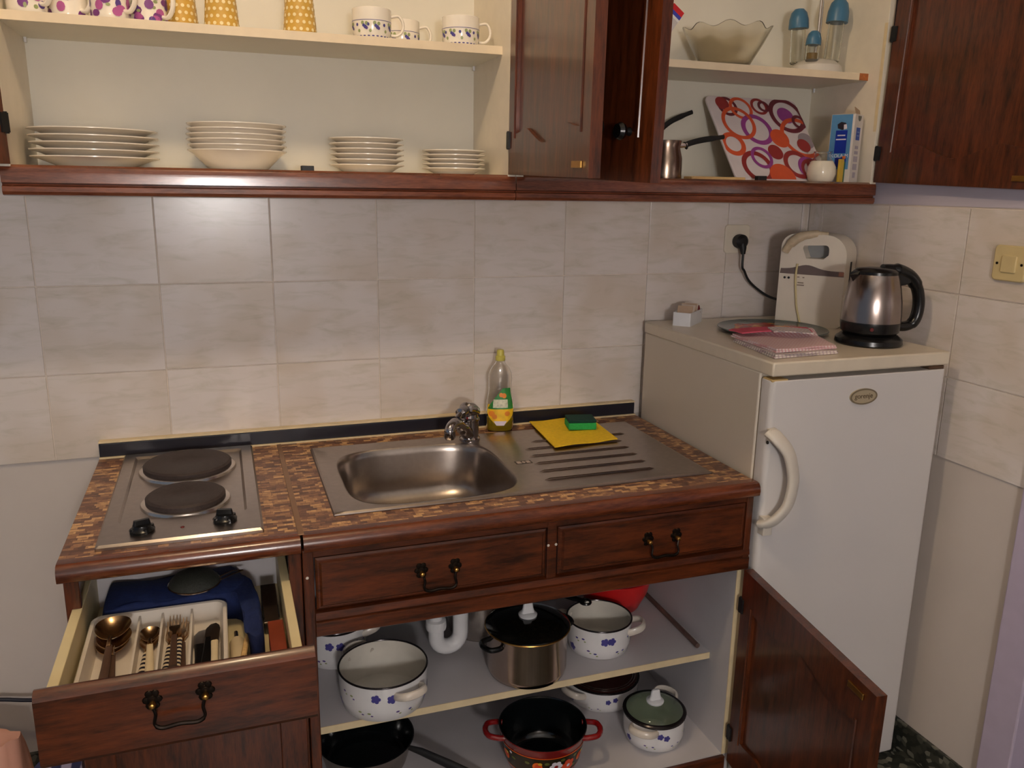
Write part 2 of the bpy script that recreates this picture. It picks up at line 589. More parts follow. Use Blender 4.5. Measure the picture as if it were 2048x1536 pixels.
# the wall behind the photographer, with an unseen globe added for frontal fill light
struct(solo('wall_front', B().box(-2.4, 2.2, -3.7, -3.6, 0, 2.75), plaster, (0, -3.65, 0), smooth=0))
def fill_lamp():
    t = thing('fill_lamp', 'added white fill-light globe on the wall facing the kitchen units', 'lamp', (-.1, -3.6, 1.44))
    m, nt, p, N, L = newmat('fill_lamp_glow')
    p.inputs['Emission Color'].default_value = FILL_LAMP_COLOR + (1,)
    p.inputs['Emission Strength'].default_value = FILL_LAMP_STRENGTH
    obj('globe', B().lathe([(.11 * math.cos(a * PI / 12), .11 * math.sin(a * PI / 12)) if abs(a) < 6 else (0, .11 * a / 6) for a in range(-6, 7)], 28, T(-.1, -3.42, 1.44)), m, t)
    obj('bracket', B().lathe([(0, 0), (.05, 0), (.05, .02), (.02, .03), (.02, .085), (0, .085)], 20, T(-.1, -3.6, 1.44, rx=-90)), white_plastic, t)
fill_lamp()

# ================================================================== cabinet doors
def rail_curve(u):
    return .084 - .022 * math.exp(-((u - .5) / .17) ** 2) + .01 * math.exp(-((u - .18) / .1) ** 2) + .01 * math.exp(-((u - .82) / .1) ** 2)
def cabinet_door(parent, pivot, phi, H, W, side, knob_z=None, sag=0, top_arch=False, catch=True, hinges=(.1,), knob=True, catch_top=False):
    """door leaf in its own frame: x runs from the hinge to the free edge; side=+1: the outer face is at +y, side=-1: at -y"""
    t = .021
    y0, y1 = (0, t) if side > 0 else (-t, 0)
    st = .052
    f = B()
    f.box(0, st, y0, y1, 0, H)
    f.box(W - st, W, y0, y1, 0, H)
    n = 24
    def arch(z0, sgn):
        o = [(st, z0), (W - st, z0)] if sgn > 0 else []
        cur = [(st + (W - 2 * st) * k / n, z0 + sgn * rail_curve(k / n)) for k in range(n + 1)]
        if sgn > 0:
            return o + cur[::-1]
        return [(W - st, z0), (st, z0)] + cur
    def quadstrip(z0, sgn):
        cur = [(st + (W - 2 * st) * k / n, z0 + sgn * rail_curve(k / n)) for k in range(n + 1)]
        for a, b_ in zip(cur[:-1], cur[1:]):
            lo, hi = (z0, a[1]) if sgn > 0 else (a[1], z0)
            lo2, hi2 = (z0, b_[1]) if sgn > 0 else (b_[1], z0)
            f.add([(a[0], y0, lo), (b_[0], y0, lo2), (b_[0], y1, lo2), (a[0], y1, lo), (a[0], y0, hi), (b_[0], y0, hi2), (b_[0], y1, hi2), (a[0], y1, hi)],
                  [(0, 1, 5, 4), (2, 3, 7, 6), (4, 5, 6, 7), (3, 2, 1, 0)])
    quadstrip(0, 1)
    quadstrip(H, -1)
    d = obj('door', f, wood_v, parent, w=False, smooth=0, loc=Vector(pivot) - Vector(parent.location), rot=(0, math.radians(sag), math.radians(phi)))
    ym = (y0 + y1) / 2
    obj('door_panel', B().box(st - .004, W - st + .004, ym - .003, ym + .003, .05, H - .05), wood_v, d, w=False, smooth=0)
    # beads running up both stiles, on both faces
    for xx in (st - .008, W - st + .008):
        b = B()
        for yy in (y0, y1):
            b.tube([(xx, yy, .075), (xx, yy, H - .075)], .0028, 6)
        obj('bead', b, wood_v, d, w=False)
    yo = y1 if side > 0 else y0
    yi = y0 if side > 0 else y1
    if knob:
        kz = knob_z if knob_z is not None else .08
        obj('knob', B().lathe([(0, 0), (.008, 0), (.006, .008), (.013, .014), (.0155, .02), (.012, .027), (0, .029)], 20, T(W - .07, yo, kz, rx=-90 if side > 0 else 90)), black_gloss, d, w=False)
    if catch:
        cz = (H - .028) if catch_top else .016
        b = B().box(W - .075, W - .03, yi - .004 if side > 0 else yi, yi if side > 0 else yi + .004, cz, cz + .012)
        obj('catch_plate', b, brass, d, w=False, smooth=0, bevel=.001)
    for hz in hinges:
        obj('hinge', B().box(-.006, .012, yi - .004 if side > 0 else yi - .002, yi + .002 if side > 0 else yi + .004, hz, hz + .034).tube([(-.002, yi, hz - .002), (-.002, yi, hz + .036)], .0042, 8), black_soft, d, w=False)
    return d

# ================================================================== wall cabinets
HU, YU = 1.4168, -.2763
def rail_profile(z0, z1, yf):
    """section of the bottom rail (y, z): bowed upper band, a groove, a narrow lower band"""
    h = z1 - z0
    pts = [(-.236, z0), (yf + .012, z0), (yf + .004, z0 + .002), (yf + .001, z0 + .008), (yf + .002, z0 + .30 * h), (yf + .007, z0 + .34 * h), (yf + .008, z0 + .38 * h), (yf, z0 + .43 * h)]
    for k in range(1, 8):
        u = k / 7
        pts.append((yf + .0005 * u + .009 * u ** 9, z0 + h * (.43 + .57 * u)))
    pts += [(-.236, z1)]
    return pts
def wall_cabinet(name, label, x0, x1, chip=False):
    t = thing(name, label, 'cabinet', ((x0 + x1) / 2, -.13, HU))
    ztop = 2.12
    zf = HU + .0535
    obj('side_panel', B().box(x0, x0 + .018, -.272, 0.005, zf - .0165, ztop), cream, t, smooth=0, bevel=.001)
    obj('side_panel', B().box(x1 - .018, x1, -.272, 0.005, zf - .0165, ztop), cream, t, smooth=0, bevel=.001)
    obj('back_panel', B().box(x0 + .018, x1 - .018, -.006, .004, zf - .016, ztop), cream_back, t, smooth=0)
    obj('bottom_panel', B().box(x0 + .018, x1 - .018, -.262, -.006, zf - .016, zf), cream, t, smooth=0)
    obj('top_panel', B().box(x0, x1, -.272, .004, ztop, ztop + .018), cream, t, smooth=0)
    s = obj('shelf', B().box(x0 + .018, x1 - .018, -.221, -.006, 1.728, 1.745), cream_back, t, smooth=0)
    obj('edge_band', B().box(x0 + .018, x1 - .018 - (.028 if chip else 0), -.2225, -.221, 1.728, 1.745), cream_edge, s, smooth=0)
    if chip:
        obj('bare_corner', B().box(x1 - .046, x1 - .018, -.2225, -.221, 1.728, 1.745), mat('bare_chipboard', rgb(166, 96, 50), .8, var=.2, scale=200), s, smooth=0)
    for px in (x0 + .022, x1 - .022):
        obj('shelf_pin', B().lathe([(0, 0), (.003, 0), (.003, .01), (0, .01)], 8, T(px, -.02, 1.718)), white_plastic, t)
    obj('bottom_rail', B().prism(rail_profile(HU, HU + .0562, YU), x0 + .0005, x1 - .0005, 'x'), wood_rail, t, smooth=25)
    return t
cabL = wall_cabinet('wall_cabinet', 'open wall cabinet of crockery with cream interior above the stove and sink', -.4767, .5197)
cabR = wall_cabinet('wall_cabinet', 'open wall cabinet with glass bowl and patterned tray, above the fridge', .5202, 1.5143, True)
obj('magnetic_catch', B().box(.06, .085, -.262, -.24, HU + .0535, HU + .066), black_soft, cabL, smooth=0, bevel=.001)
obj('magnetic_catch', B().box(1.16, 1.185, -.262, -.246, HU + .0535, HU + .067), black_soft, cabR, smooth=0, bevel=.001)
DZ = 1.4735
cabinet_door(cabL, (.500, -.2775, DZ), 180 + 87, .64, .48, 1, knob_z=.085, sag=1.2, hinges=(.055, .53))
cabinet_door(cabL, (-.457, -.2775, DZ), -118, .64, .48, -1, knob_z=.085, sag=1.0, hinges=(.055, .53))
cabinet_door(cabR, (.545, -.2775, DZ), -82, .64, .48, -1, knob_z=.085, sag=1.9, hinges=(.055, .53))
cabinet_door(cabR, (1.5005, -.2775, DZ), 180 + 90, .64, .48, 1, knob_z=.085, sag=1.9, hinges=(.055, .34, .53))
obj('edge_tape', B().box(1.4953, 1.4963, -.272, -.262, 1.60, 1.86), yellow_edge, cabR, smooth=0)

# ================================================================== base units
def bail_handle(parent, x, y, z, s=.034):
    h = obj('handle', B().tube(fillet([(x - s, y - .012, z), (x - s + .004, y - .015, z - .012), (x - s + .002, y - .017, z - .026), (x - s + .012, y - .018, z - .033), (x, y - .018, z - .031), (x + s - .012, y - .018, z - .033), (x + s - .002, y - .017, z - .026), (x + s - .004, y - .015, z - .012), (x + s, y - .012, z)], 5), [.0024] * 12 + [.0034] * 17 + [.0024] * 12, 8), bronze, parent)
    for q in (-s, s):
        a = B()
        for k in range(6):
            a.lathe([(0, 0), (.006, 0), (.005, .002), (0, .003)], 10, T(x + q + .008 * math.cos(k * PI / 3), y, z + .004 + .011 * math.sin(k * PI / 3), rx=90))
        a.lathe([(0, 0), (.0085, 0), (.007, .003), (0, .004)], 14, T(x + q, y, z + .004, rx=90))
        obj('rosette', a, bronze, h)
        obj('stud', B().lathe([(0, 0), (.004, .002), (.0055, .009), (.004, .014), (0, .016)], 14, T(x + q, y, z, rx=90)), brass, h)
    return h
YF = -.597            # front face of the base units
# --- narrow unit under the stove
su = thing('base_cabinet', 'narrow mahogany base unit under the stove with its drawer pulled out', 'cabinet', (-.2, -.3, 0))
XL = -.3992
obj('side_panel', B().box(XL + .006, XL + .022, -.58, -.025, .0, .79), wood_v, su, smooth=0)
obj('side_panel', B().box(-.0175, -.0015, -.58, -.025, .0, .79), wood_v, su, smooth=0)
obj('back_panel', B().box(XL + .022, -.0175, -.032, -.025, .08, .79), white_mel, su, smooth=0)
obj('bottom_panel', B().box(XL + .022, -.0175, -.58, -.032, .085, .1), white_mel, su, smooth=0)
obj('divider_panel', B().box(XL + .022, -.0175, -.58, -.032, .618, .63), white_mel, su, smooth=0)
obj('plinth', B().box(XL + .022, -.0175, -.545, -.53, 0, .085), wood_h, su, smooth=0)
obj('stile', B().box(XL + .006, XL + .03, YF + .004, -.58, .085, .79), wood_v, su, smooth=0, bevel=.002)
obj('stile', B().box(-.025, -.0015, YF + .004, -.58, .085, .79), wood_v, su, smooth=0, bevel=.002)
obj('rail', B().box(XL + .03, -.025, YF + .004, -.58, .612, .632), wood_h, su, smooth=0, bevel=.002)
def front_door(parent, x0, x1, z0, z1, yf):
    f = B().box(x0, x0 + .05, yf, yf + .018, z0, z1).box(x1 - .05, x1, yf, yf + .018, z0, z1).box(x0 + .05, x1 - .05, yf, yf + .018, z1 - .06, z1).box(x0 + .05, x1 - .05, yf, yf + .018, z0, z0 + .06)
    d = obj('door', f, wood_v, parent, smooth=0, bevel=.002)
    obj('door_panel', B().box(x0 + .046, x1 - .046, yf + .006, yf + .012, z0 + .05, z1 - .05), wood_v, d, smooth=0)
    obj('knob', B().lathe([(0, 0), (.008, 0), (.006, .008), (.014, .016), (.01, .027), (0, .029)], 16, T(x1 - .025, yf, z1 - .1, rx=90)), black_gloss, d)
front_door(su, XL + .01, -.006, .095, .606, YF - .014)
# the drawer, pulled out by about 27 cm
DY = -.86
dr = obj('drawer', B().box(-.372, -.036, -.845, -.425, .643, .649), drawer_cream, su, smooth=0)
for a, b_ in ((-.384, -.368), (-.040, -.024)):
    obj('drawer_side', B().box(a, b_, -.858, -.425, .64, .735), drawer_cream, dr, smooth=0, bevel=.0015)
obj('drawer_back', B().box(-.384, -.024, -.425, -.413, .64, .728), white_mel, dr, smooth=0, bevel=.001)
fr = [(DY, .632), (DY - .012, .634), (DY - .018, .642), (DY - .018, .742), (DY - .012, .750), (DY - .004, .7535), (DY + .002, .752), (DY + .002, .632)]
obj('drawer_front', B().prism(fr, -.3925, -.0085, 'x'), wood_h, dr, smooth=30)
bail_handle(dr, -.205, DY - .018, .713, .036)
# --- wide unit under the sink
ku = thing('base_cabinet', 'wide mahogany sink unit with two shallow drawers over open shelves of pots', 'cabinet', (.49, -.3, 0))
XA, XB = .003, .981
obj('side_panel', B().box(XA, XA + .016, -.58, -.025, 0, .79), white_mel, ku, smooth=0)
sp = obj('side_panel', B().box(XB - .018, XB, -.58, -.025, 0, .79), white_mel, ku, smooth=0)
obj('edge_band', B().box(XB - .018, XB, -.582, -.58, .12, .612), yellow_edge, sp, smooth=0)
obj('back_panel', B().box(XA + .016, XB - .018, -.032, -.025, .08, .79), mat('grey_hardboard', rgb(150, 158, 166), .7), ku, smooth=0)
obj('bottom_panel', B().box(XA + .016, XB - .018, -.58, -.032, .104, .12), white_mel, ku, smooth=0)
obj('plinth', B().box(XA + .016, XB - .018, -.545, -.53, 0, .104), wood_h, ku, smooth=0)
sh = obj('shelf', B().box(XA + .016, XB - .018, -.4985, -.032, .331, .347), white_mel, ku, smooth=0)
obj('edge_band', B().box(XA + .016, XB - .018, -.5005, -.4985, .331, .347), yellow_edge, sh, smooth=0)
obj('bottom_rail', B().box(XA + .018, XB - .014, YF + .006, -.58, .085, .119), wood_h, ku, smooth=0, bevel=.002)
obj('stile', B().box(XA - .003, XA + .017, YF + .002, -.58, .085, .79), wood_v, ku, smooth=0, bevel=.002)
obj('stile', B().box(XB - .017, XB, YF + .002, -.583, .612, .79), wood_v, ku, smooth=0, bevel=.002)
obj('stile', B().box(.487, .508, YF + .002, -.58, .66, .79), wood_h, ku, smooth=0, bevel=.002)
rp_ = [(-.58, .61), (YF + .004, .61), (YF, .613), (YF, .64), (YF + .005, .6425), (YF + .005, .6445), (YF, .647), (YF + .002, .66), (-.58, .664)]
obj('rail', B().prism(rp_, XA + .017, XB - .0005, 'x'), wood_h, ku, smooth=30)
obj('rail', B().box(XA + .017, XB - .017, YF + .004, -.58, .774, .79), wood_h, ku, smooth=0)
def raised_front(x0, x1, z0, z1, y):
    b = B()
    def rect(e, yy):
        return [(x0 + e, yy, z0 + e), (x1 - e, yy, z0 + e), (x1 - e, yy, z1 - e), (x0 + e, yy, z1 - e)]
    return b.loft([rect(0, y + .018), rect(0, y + .008), rect(.004, y + .005), rect(.007, y + .005), rect(.011, y), rect(.02, y)])
for x0, x1, hx in ((.0225, .484, .256), (.511, .962, .750)):
    f = obj('drawer_front', raised_front(x0, x1, .667, .772, YF - .004), wood_h, ku, smooth=0)
    bail_handle(f, hx, YF - .004, .718, .034)
for px in (.0075, .489, .506):
    obj('screw_cap', B().lathe([(0, 0), (.003, 0), (.0024, .0012), (0, .0015)], 10, T(px, YF + .002, .735, rx=90)), cream_plastic, ku)
cabinet_door(ku, (.9655, -.5995, .116), 180 + 82.5, .5, .478, 1, sag=.6, hinges=(.06, .395), knob=True, knob_z=.40, catch_top=True)

# ================================================================== worktops
def worktop(name, label, x0, x1, hole=None, right_end=False):
    t = thing(name, label, 'worktop', ((x0 + x1) / 2, -.3, HC - .031))
    b = B()
    ya, yb = -.578, -.021
    if hole:
        a, c, e, g = hole
        b.box(x0, a, ya, yb, HC - .031, HC).box(c, x1, ya, yb, HC - .031, HC).box(a, c, ya, e, HC - .031, HC).box(a, c, g, yb, HC - .031, HC)
    else:
        b.box(x0, x1, ya, yb, HC - .031, HC)
    obj('laminate_top', b, laminate_m, t, smooth=0)
    pr = [(-.578, HC - .031), (-.606, HC - .031), (-.6105, HC - .028), (-.612, HC - .018), (-.610, HC - .008), (-.604, HC - .001), (-.596, HC + .0005), (-.578, HC + .0003)]
    obj('nosing', B().prism(pr, x0, x1 + (.003 if right_end else 0), 'x'), wood_nose, t, smooth=50)
    return t
wt1 = worktop('worktop', 'mosaic-patterned worktop section under the two-plate stove', XL, -.0025)
wt2 = worktop('worktop', 'long mosaic-patterned worktop section around the steel sink', .0025, XB, (.105, .487, -.505, -.138), True)
obj('joint_strip', B().box(-.0055, .0055, -.595, -.03, HC, HC + .0022), mat('bronze_strip', rgb(140, 104, 72), .35, metal=.4), wt1, smooth=0, bevel=.0008)
up = solo('trim_2', B().box(XL, XB - .001, -.0205, -.0005, HC, HC + .0355), mat('black_upstand', rgb(30, 30, 40), .28, var=.15, scale=8), (.29, -.01, HC), smooth=0, bevel=.003)
struct(up)
obj('sealing_lip', B().box(XL, XB - .001, -.0215, -.0005, HC + .0355, HC + .0395), yellow_edge, up, smooth=0, bevel=.001)
obj('sealing_lip', B().box(XL, XB - .001, -.0285, -.0205, HC, HC + .0035), yellow_edge, up, smooth=0, bevel=.001)
# ================================================================== hob
def hob():
    t = thing('electric_hob', 'two-plate steel electric hob set into the worktop', 'stove', (-.204, -.295, HC + .0004))
    x0, x1, y0, y1 = -.345, -.063, -.562, -.035
    z = HC + .0004
    out = lambda e, r: rrect(x0 + e, x1 - e, y0 + e, y1 - e, r)
    inn = rrect(x0 + .026, x1 - .026, -.462, y1 - .026, .006)
    b = B()
    ring = lambda o, h: [(p[0], p[1], h) for p in o]
    inn2 = rrect(x0 + .031, x1 - .031, -.457, y1 - .031, .006)
    b.loft([ring(out(0, .003), z), ring(out(0, .003), z + .005), ring(out(.004, .003), z + .009), ring(inn, z + .009), ring(inn2, z + .0045)])
    obj('frame', b, steel_soft, t, smooth=25)
    for (cx, cy, r) in ((-.204, -.165, .096), (-.202, -.372, .079)):
        pl = obj('hotplate', B().lathe([(0, .005), (r - .012, .005), (r - .004, .009), (r - .004, .019), (r - .009, .0225), (r * .35, .0225), (r * .33, .0215), (0, .0215)], 48, T(cx, cy, z)), cast_iron, t)
        obj('trim_ring', B().lathe([(r - .006, .0045), (r + .006, .0045), (r + .004, .0095), (r - .002, .0115), (r - .004, .0115)], 48, T(cx, cy, z)), steel, pl)
    for kx, ky, rz in ((-.272, -.512, 20), (-.130, -.503, -10)):
        k = B().lathe([(0, 0), (.021, 0), (.022, .004), (.017, .008), (.0155, .013), (0, .0135)], 28, T(kx, ky, z + .009))
        k.loft([[(a, c, .013) for a, c in rrect(-.0155, .0155, -.0045, .0045, .004)], [(a, c, .022) for a, c in rrect(-.0135, .0135, -.0035, .0035, .003)]], M=T(kx, ky, z + .009, rz=rz))
        for q in range(4):
            k.lathe([(0, 0), (.006, 0), (.005, .009), (0, .009)], 10, T(kx + .0165 * math.cos(q * PI / 2 + .5), ky + .0165 * math.sin(q * PI / 2 + .5), z + .009))
        obj('knob', k, black_gloss, t)
    obj('pilot_light', B().lathe([(0, 0), (.004, 0), (.003, .0015), (0, .002)], 12, T(-.204, -.515, z + .009)), flat('red_lens', rgb(90, 20, 16), .2), t)
hob()

# ================================================================== sink and tap
def sink():
    t = thing('kitchen_sink', 'stainless steel inset sink with one bowl and a ribbed drainer', 'sink', (.49, -.31, HC))
    x0, x1, y0, y1 = .0695, .9145, -.5235, -.093
    z = HC
    n = 96
    cx, cy, a, b_ = .297, -.322, .1835, .178
    bowl = superell(cx, cy, a, b_, 4.2, n)
    # outline of the sheet, resampled so that each point faces a point of the bowl
    def outer(e, h):
        pts = []
        for (px, py) in bowl:
            dx, dy = px - cx, py - cy
            k = min((((x1 - e) - cx) / dx) if dx > 1e-9 else 1e9, (((x0 + e) - cx) / dx) if dx < -1e-9 else 1e9, (((y1 - e) - cy) / dy) if dy > 1e-9 else 1e9, (((y0 + e) - cy) / dy) if dy < -1e-9 else 1e9)
            pts.append([cx + dx * k, cy + dy * k, h])
        # snap the corner points
        for (qx, qy) in ((x0 + e, y0 + e), (x1 - e, y0 + e), (x0 + e, y1 - e), (x1 - e, y1 - e)):
            j = min(range(n), key=lambda i: (pts[i][0] - qx) ** 2 + (pts[i][1] - qy) ** 2)
            pts[j][0], pts[j][1] = qx, qy
        return [tuple(p) for p in pts]
    def lip(s, h):
        return [(p[0], p[1], h) for p in superell(cx, cy, a + s, b_ + s, 4.2, n)]
    sheet = B().loft([outer(0, z), outer(.0006, z + .0035), outer(.004, z + .006), outer(.010, z + .006), outer(.018, z + .0035), lip(.006, z + .0035), lip(.002, z + .002)], caps=False)
    obj('sheet', sheet, steel_soft, t, smooth=30)
    D = .148
    rings = []
    for k in range(15):
        u = k / 14
        if u < .15:
            s, h = .003 - .003 * (u / .15), .0028 - .004 * (u / .15)
        elif u < .6:
            w = (u - .15) / .45
            s, h = -.012 * w, -.0012 - (D - .045) * w
        else:
            w = (u - .6) / .4
            s, h = -.012 - .05 * math.sin(w * PI / 2) ** 1.4, -.0012 - (D - .045) - .042 * math.sin(w * PI / 2)
        rings.append([(p[0], p[1], z + h) for p in superell(cx, cy, a + s, b_ + s, 4.2 - 1.0 * u, n)])
    bw = B().loft(rings, caps=False)
    m = len(bw.v)
    bw.v.append((cx, cy, z - D - .001))
    base = 14 * n
    bw.f += [(base + i, base + (i + 1) % n, m) for i in range(n)]
    bo = obj('bowl', bw, steel_soft, t, smooth=60)
    obj('drain', B().lathe([(0, .001), (.012, .001), (.03, .0025), (.036, .0045), (.038, .002)], 32, T(cx, cy + .02, z - D)), chrome, bo)
    rib_m = mat('shaded_steel', rgb(120, 104, 94), .25, metal=1)  # darker than the sheet: dark reflections on the ribs put into the colour
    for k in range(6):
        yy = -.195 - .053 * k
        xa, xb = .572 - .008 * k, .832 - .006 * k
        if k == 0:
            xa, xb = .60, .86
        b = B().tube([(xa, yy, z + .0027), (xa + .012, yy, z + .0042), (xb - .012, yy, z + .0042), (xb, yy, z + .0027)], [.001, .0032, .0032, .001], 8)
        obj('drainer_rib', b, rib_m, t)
    st = obj('sticker', B().box(.508, .548, -.345, -.325, z + .0036, z + .0040), flat('sticker_dark', rgb(60, 46, 40)), t, smooth=0)
    obj('sticker_mark', B().box(.512, .522, -.342, -.328, z + .004, z + .0042).box(.535, .544, -.342, -.328, z + .004, z + .0042).prism([(.5285, -.342), (.5335, -.335), (.5285, -.328), (.5235, -.335)], z + .004, z + .0042), flat('sticker_light', rgb(176, 160, 148)), st, smooth=0)
    obj('sealing_edge', B().ring_prism(rrect(x0 - .0015, x1 + .0015, y0 - .0015, y1 + .0015, .002), rrect(x0 + .003, x1 - .003, y0 + .003, y1 - .003, .002), z + .0002, z + .0012), flat('edge_dark', rgb(70, 50, 40)), t, smooth=0)
sink()
def tap():
    bx, by, z = .4585, -.130, HC + .0035
    t = thing('mixer_tap', 'chrome single-lever mixer tap behind the sink bowl', 'tap', (bx, by, z))
    obj('body', B().lathe([(0, 0), (.026, 0), (.026, .006), (.0225, .010), (.0225, .050), (.0245, .052), (.0245, .057), (.021, .060), (.020, .068), (0, .070)], 28, T(bx, by, z)), chrome, t)
    obj('spout', B().tube(fillet([(bx - .004, by - .006, z + 0.0144), (bx - .026, by - .03, z + 0.0400), (bx - .046, by - .055, z + 0.0600), (bx - .062, by - .074, z + 0.0664), (bx - .074, by - .088, z + 0.0608), (bx - .0765, by - .0905, z + 0.0464)], 6), [.017] * 8 + [.014] * 10 + [.0125] * 8 + [.0135] * 5, 14), chrome, t)
    obj('aerator', B().lathe([(0, 0), (.0115, 0), (.0135, .004), (.0135, .016), (0, .016)], 18, T(bx - .0765, by - .0905, z + 0.0352)), chrome, t)
    lv = B().tube(fillet([(bx + .012, by + .012, z + 0.0672), (bx, by, z + 0.0776), (bx - .018, by - .018, z + 0.0832), (bx - .034, by - .036, z + 0.0800), (bx - .046, by - .05, z + 0.0720)], 6), [.02] * 6 + [.019] * 6 + [.014] * 7 + [.008] * 6, 14, flat=1.0)
    obj('lever', lv, chrome, t)
    obj('red_mark', B().lathe([(0, 0), (.003, 0), (.0025, .001), (0, .0012)], 10, T(bx - .012, by - .0185, z + 0.0624, rz=-35, rx=90)), flat('red_dot', rgb(150, 40, 40)), t)
tap()

# ================================================================== on the drainer and behind the sink
def bottle():
    x, y, z = .562, -.058, HC
    t = thing('dish_soap_bottle', 'clear bottle of yellow dish soap with green and yellow label, beside the tap', 'bottle', (x, y, z), rz=-14)
    def ring(hw, hd, h, n=36):
        return [(a, c, h) for a, c in superell(0, 0, hw, hd, 2.6, n)]
    prof = [(.033, .019, 0), (.0355, .021, .006), (.0365, .0215, .03), (.0365, .0215, .055), (.0345, .0205, .08), (.0305, .0185, .105), (.030, .018, .12), (.0315, .019, .14), (.0295, .018, .155), (.023, .0155, .17), (.0155, .0135, .178), (.012, .012, .184), (.012, .012, .19)]
    b = B().loft([ring(*q) for q in prof] + [ring(q[0] - .0012, q[1] - .0012, max(q[2], .0012)) for q in reversed(prof)])
    obj('bottle_body', b, glassy('clear_plastic', rgb(250, 250, 248), .02, 1.42), t, w=False, smooth=50)
    sp_ = [(q[0] - .0022, q[1] - .0022, max(q[2], .002)) for q in prof[:3]] + [(.0343, .0193, .036)]
    obj('soap', B().loft([ring(*q) for q in sp_]), mat('yellow_soap', rgb(224, 196, 30), .1, var=.02, trans=.6, ior=1.33), t, w=False, smooth=50)
    # label: a leaf-shaped sheet wrapped round the front
    lab, top = B(), B()
    def at(u, h, off=.0008):
        hw = hd = 0
        for q0, q1 in zip(prof[:-1], prof[1:]):
            if q0[2] <= h <= q1[2]:
                k = (h - q0[2]) / (q1[2] - q0[2])
                hw, hd = q0[0] + (q1[0] - q0[0]) * k, q0[1] + (q1[1] - q0[1]) * k
        X = u * hw
        Y = -hd * (1 - abs(u) ** 2.6) ** (1 / 2.6) - off
        return (X, Y, h)
    def patch(bb, h0, h1, lo, hi, off, n=14, m=12):
        k0 = len(bb.v)
        for j in range(n + 1):
            h = h0 + (h1 - h0) * j / n
            a, c = lo(j / n), hi(j / n)
            for i in range(m + 1):
                bb.v.append(at(a + (c - a) * i / m, h, off))
        for j in range(n):
            for i in range(m):
                q = k0 + j * (m + 1) + i
                bb.f.append((q, q + 1, q + m + 2, q + m + 1))
    patch(lab, .018, .074, lambda v: -.92 * math.sin(.25 + min(v * 2, 1.32)), lambda v: .94 * math.sin(.25 + min(v * 2, 1.32)), .0009)
    lo = obj('label', lab, mat('label_yellow', rgb(238, 190, 40), .35, var=.16, scale=60), t, w=False)
    patch(top, .062, .118, lambda v: -.9 + 1.1 * v ** 1.4, lambda v: .95 - .1 * v, .0012)
    obj('label_top', top, mat('label_green', rgb(50, 130, 62), .35, var=.3, scale=70), lo, w=False)
    wh = B()
    patch(wh, .066, .088, lambda v: -.55, lambda v: .55, .0016, 3, 10)
    obj('label_panel', wh, mat('label_pale', rgb(214, 214, 190), .4, var=.25, scale=150), lo, w=False)
    fo = B()
    patch(fo, .018, .030, lambda v: -.28 - .2 * v, lambda v: .28 + .2 * v, .0014, 3, 8)
    obj('label_foot', fo, mat('label_lilac', rgb(222, 210, 226), .4), lo, w=False)
    fm = mat('label_orange', rgb(234, 140, 50), .4, var=.2)
    for (u, h, r) in ((-.62, .050, .008), (-.42, .042, .007), (.5, .05, .007), (.3, .098, .007), (.05, .1, .006)):
        fr_ = B()
        fan(fr_, at(u, h, .002), [at(max(-.97, min(.97, u + r / .036 * math.cos(k * PI / 5))), h + r * math.sin(k * PI / 5), .0018) for k in range(10)])
        obj('label_fruit', fr_, fm, lo, w=False)
    obj('cap', B().lathe([(0, .188), (.0128, .188), (.0128, .199), (.010, .201), (.0095, .213), (.008, .216), (0, .216)], 24), mat('cap_yellow', rgb(210, 200, 96), .35, trans=.15), t, w=False)
bottle()
def cloth_patch(c, n=22, m=22, fz=lambda u, v: 0, th=.003):
    """a soft sheet spanned between four corners (FL, FR, BR, BL)"""
    P = [Vector(q) for q in c]
    top, bot = [], []
    for j in range(n + 1):
        for i in range(m + 1):
            u, v = i / m, j / n
            p = P[0] * (1 - u) * (1 - v) + P[1] * u * (1 - v) + P[2] * u * v + P[3] * (1 - u) * v
            top.append((p.x, p.y, p.z + fz(u, v) + th))
            bot.append((p.x, p.y, p.z + fz(u, v)))
    b = B()
    b.v = top + bot
    K = len(top)
    for j in range(n):
        for i in range(m):
            q = j * (m + 1) + i
            b.f.append((q, q + 1, q + m + 2, q + m + 1))
            b.f.append((K + q, K + q + m + 1, K + q + m + 2, K + q + 1))
    edge = [i for i in range(m + 1)] + [(j + 1) * (m + 1) + m for j in range(n)] + [n * (m + 1) + m - 1 - i for i in range(m)] + [(n - 1 - j) * (m + 1) for j in range(n - 1)]
    for a, c_ in zip(edge, edge[1:] + edge[:1]):
        b.f.append((a, K + a, K + c_, c_))
    return b
zc = HC + .0076
yc = solo('dish_cloth', cloth_patch([(.634, -.268, zc), (.812, -.252, zc), (.832, -.034, zc), (.652, -.042, zc)], fz=lambda u, v: .0022 * math.sin(5 * u + 2 * v) ** 2 + .004 * max(0, .25 - v) * 4 * (1 - u) * .3, th=.0022), mat('yellow_viscose', rgb(238, 196, 34), .9, var=.08, scale=120, bump=.4, bscale=900), (.73, -.15, HC + .0036))
tag(yc, 'bright yellow dish cloth spread on the sink drainer', 'cloth')
tg = thing('scouring_sponge', 'green sponge with dark scouring pad lying on the yellow cloth', 'sponge', (.762, -.132, zc + .0046), rz=-12)
obj('foam', B().box(-.037, .037, -.03, .03, 0, .019), mat('green_foam', rgb(40, 160, 76), .9, var=.15, scale=200, bump=.5, bscale=500), tg, w=False, bevel=.003)
obj('scouring_pad', B().box(-.0365, .0365, -.0295, .0295, .019, .0265), mat('dark_green_pad', rgb(14, 58, 48), .95, var=.25, scale=300, bump=.6, bscale=700), tg, w=False, bevel=.0015)

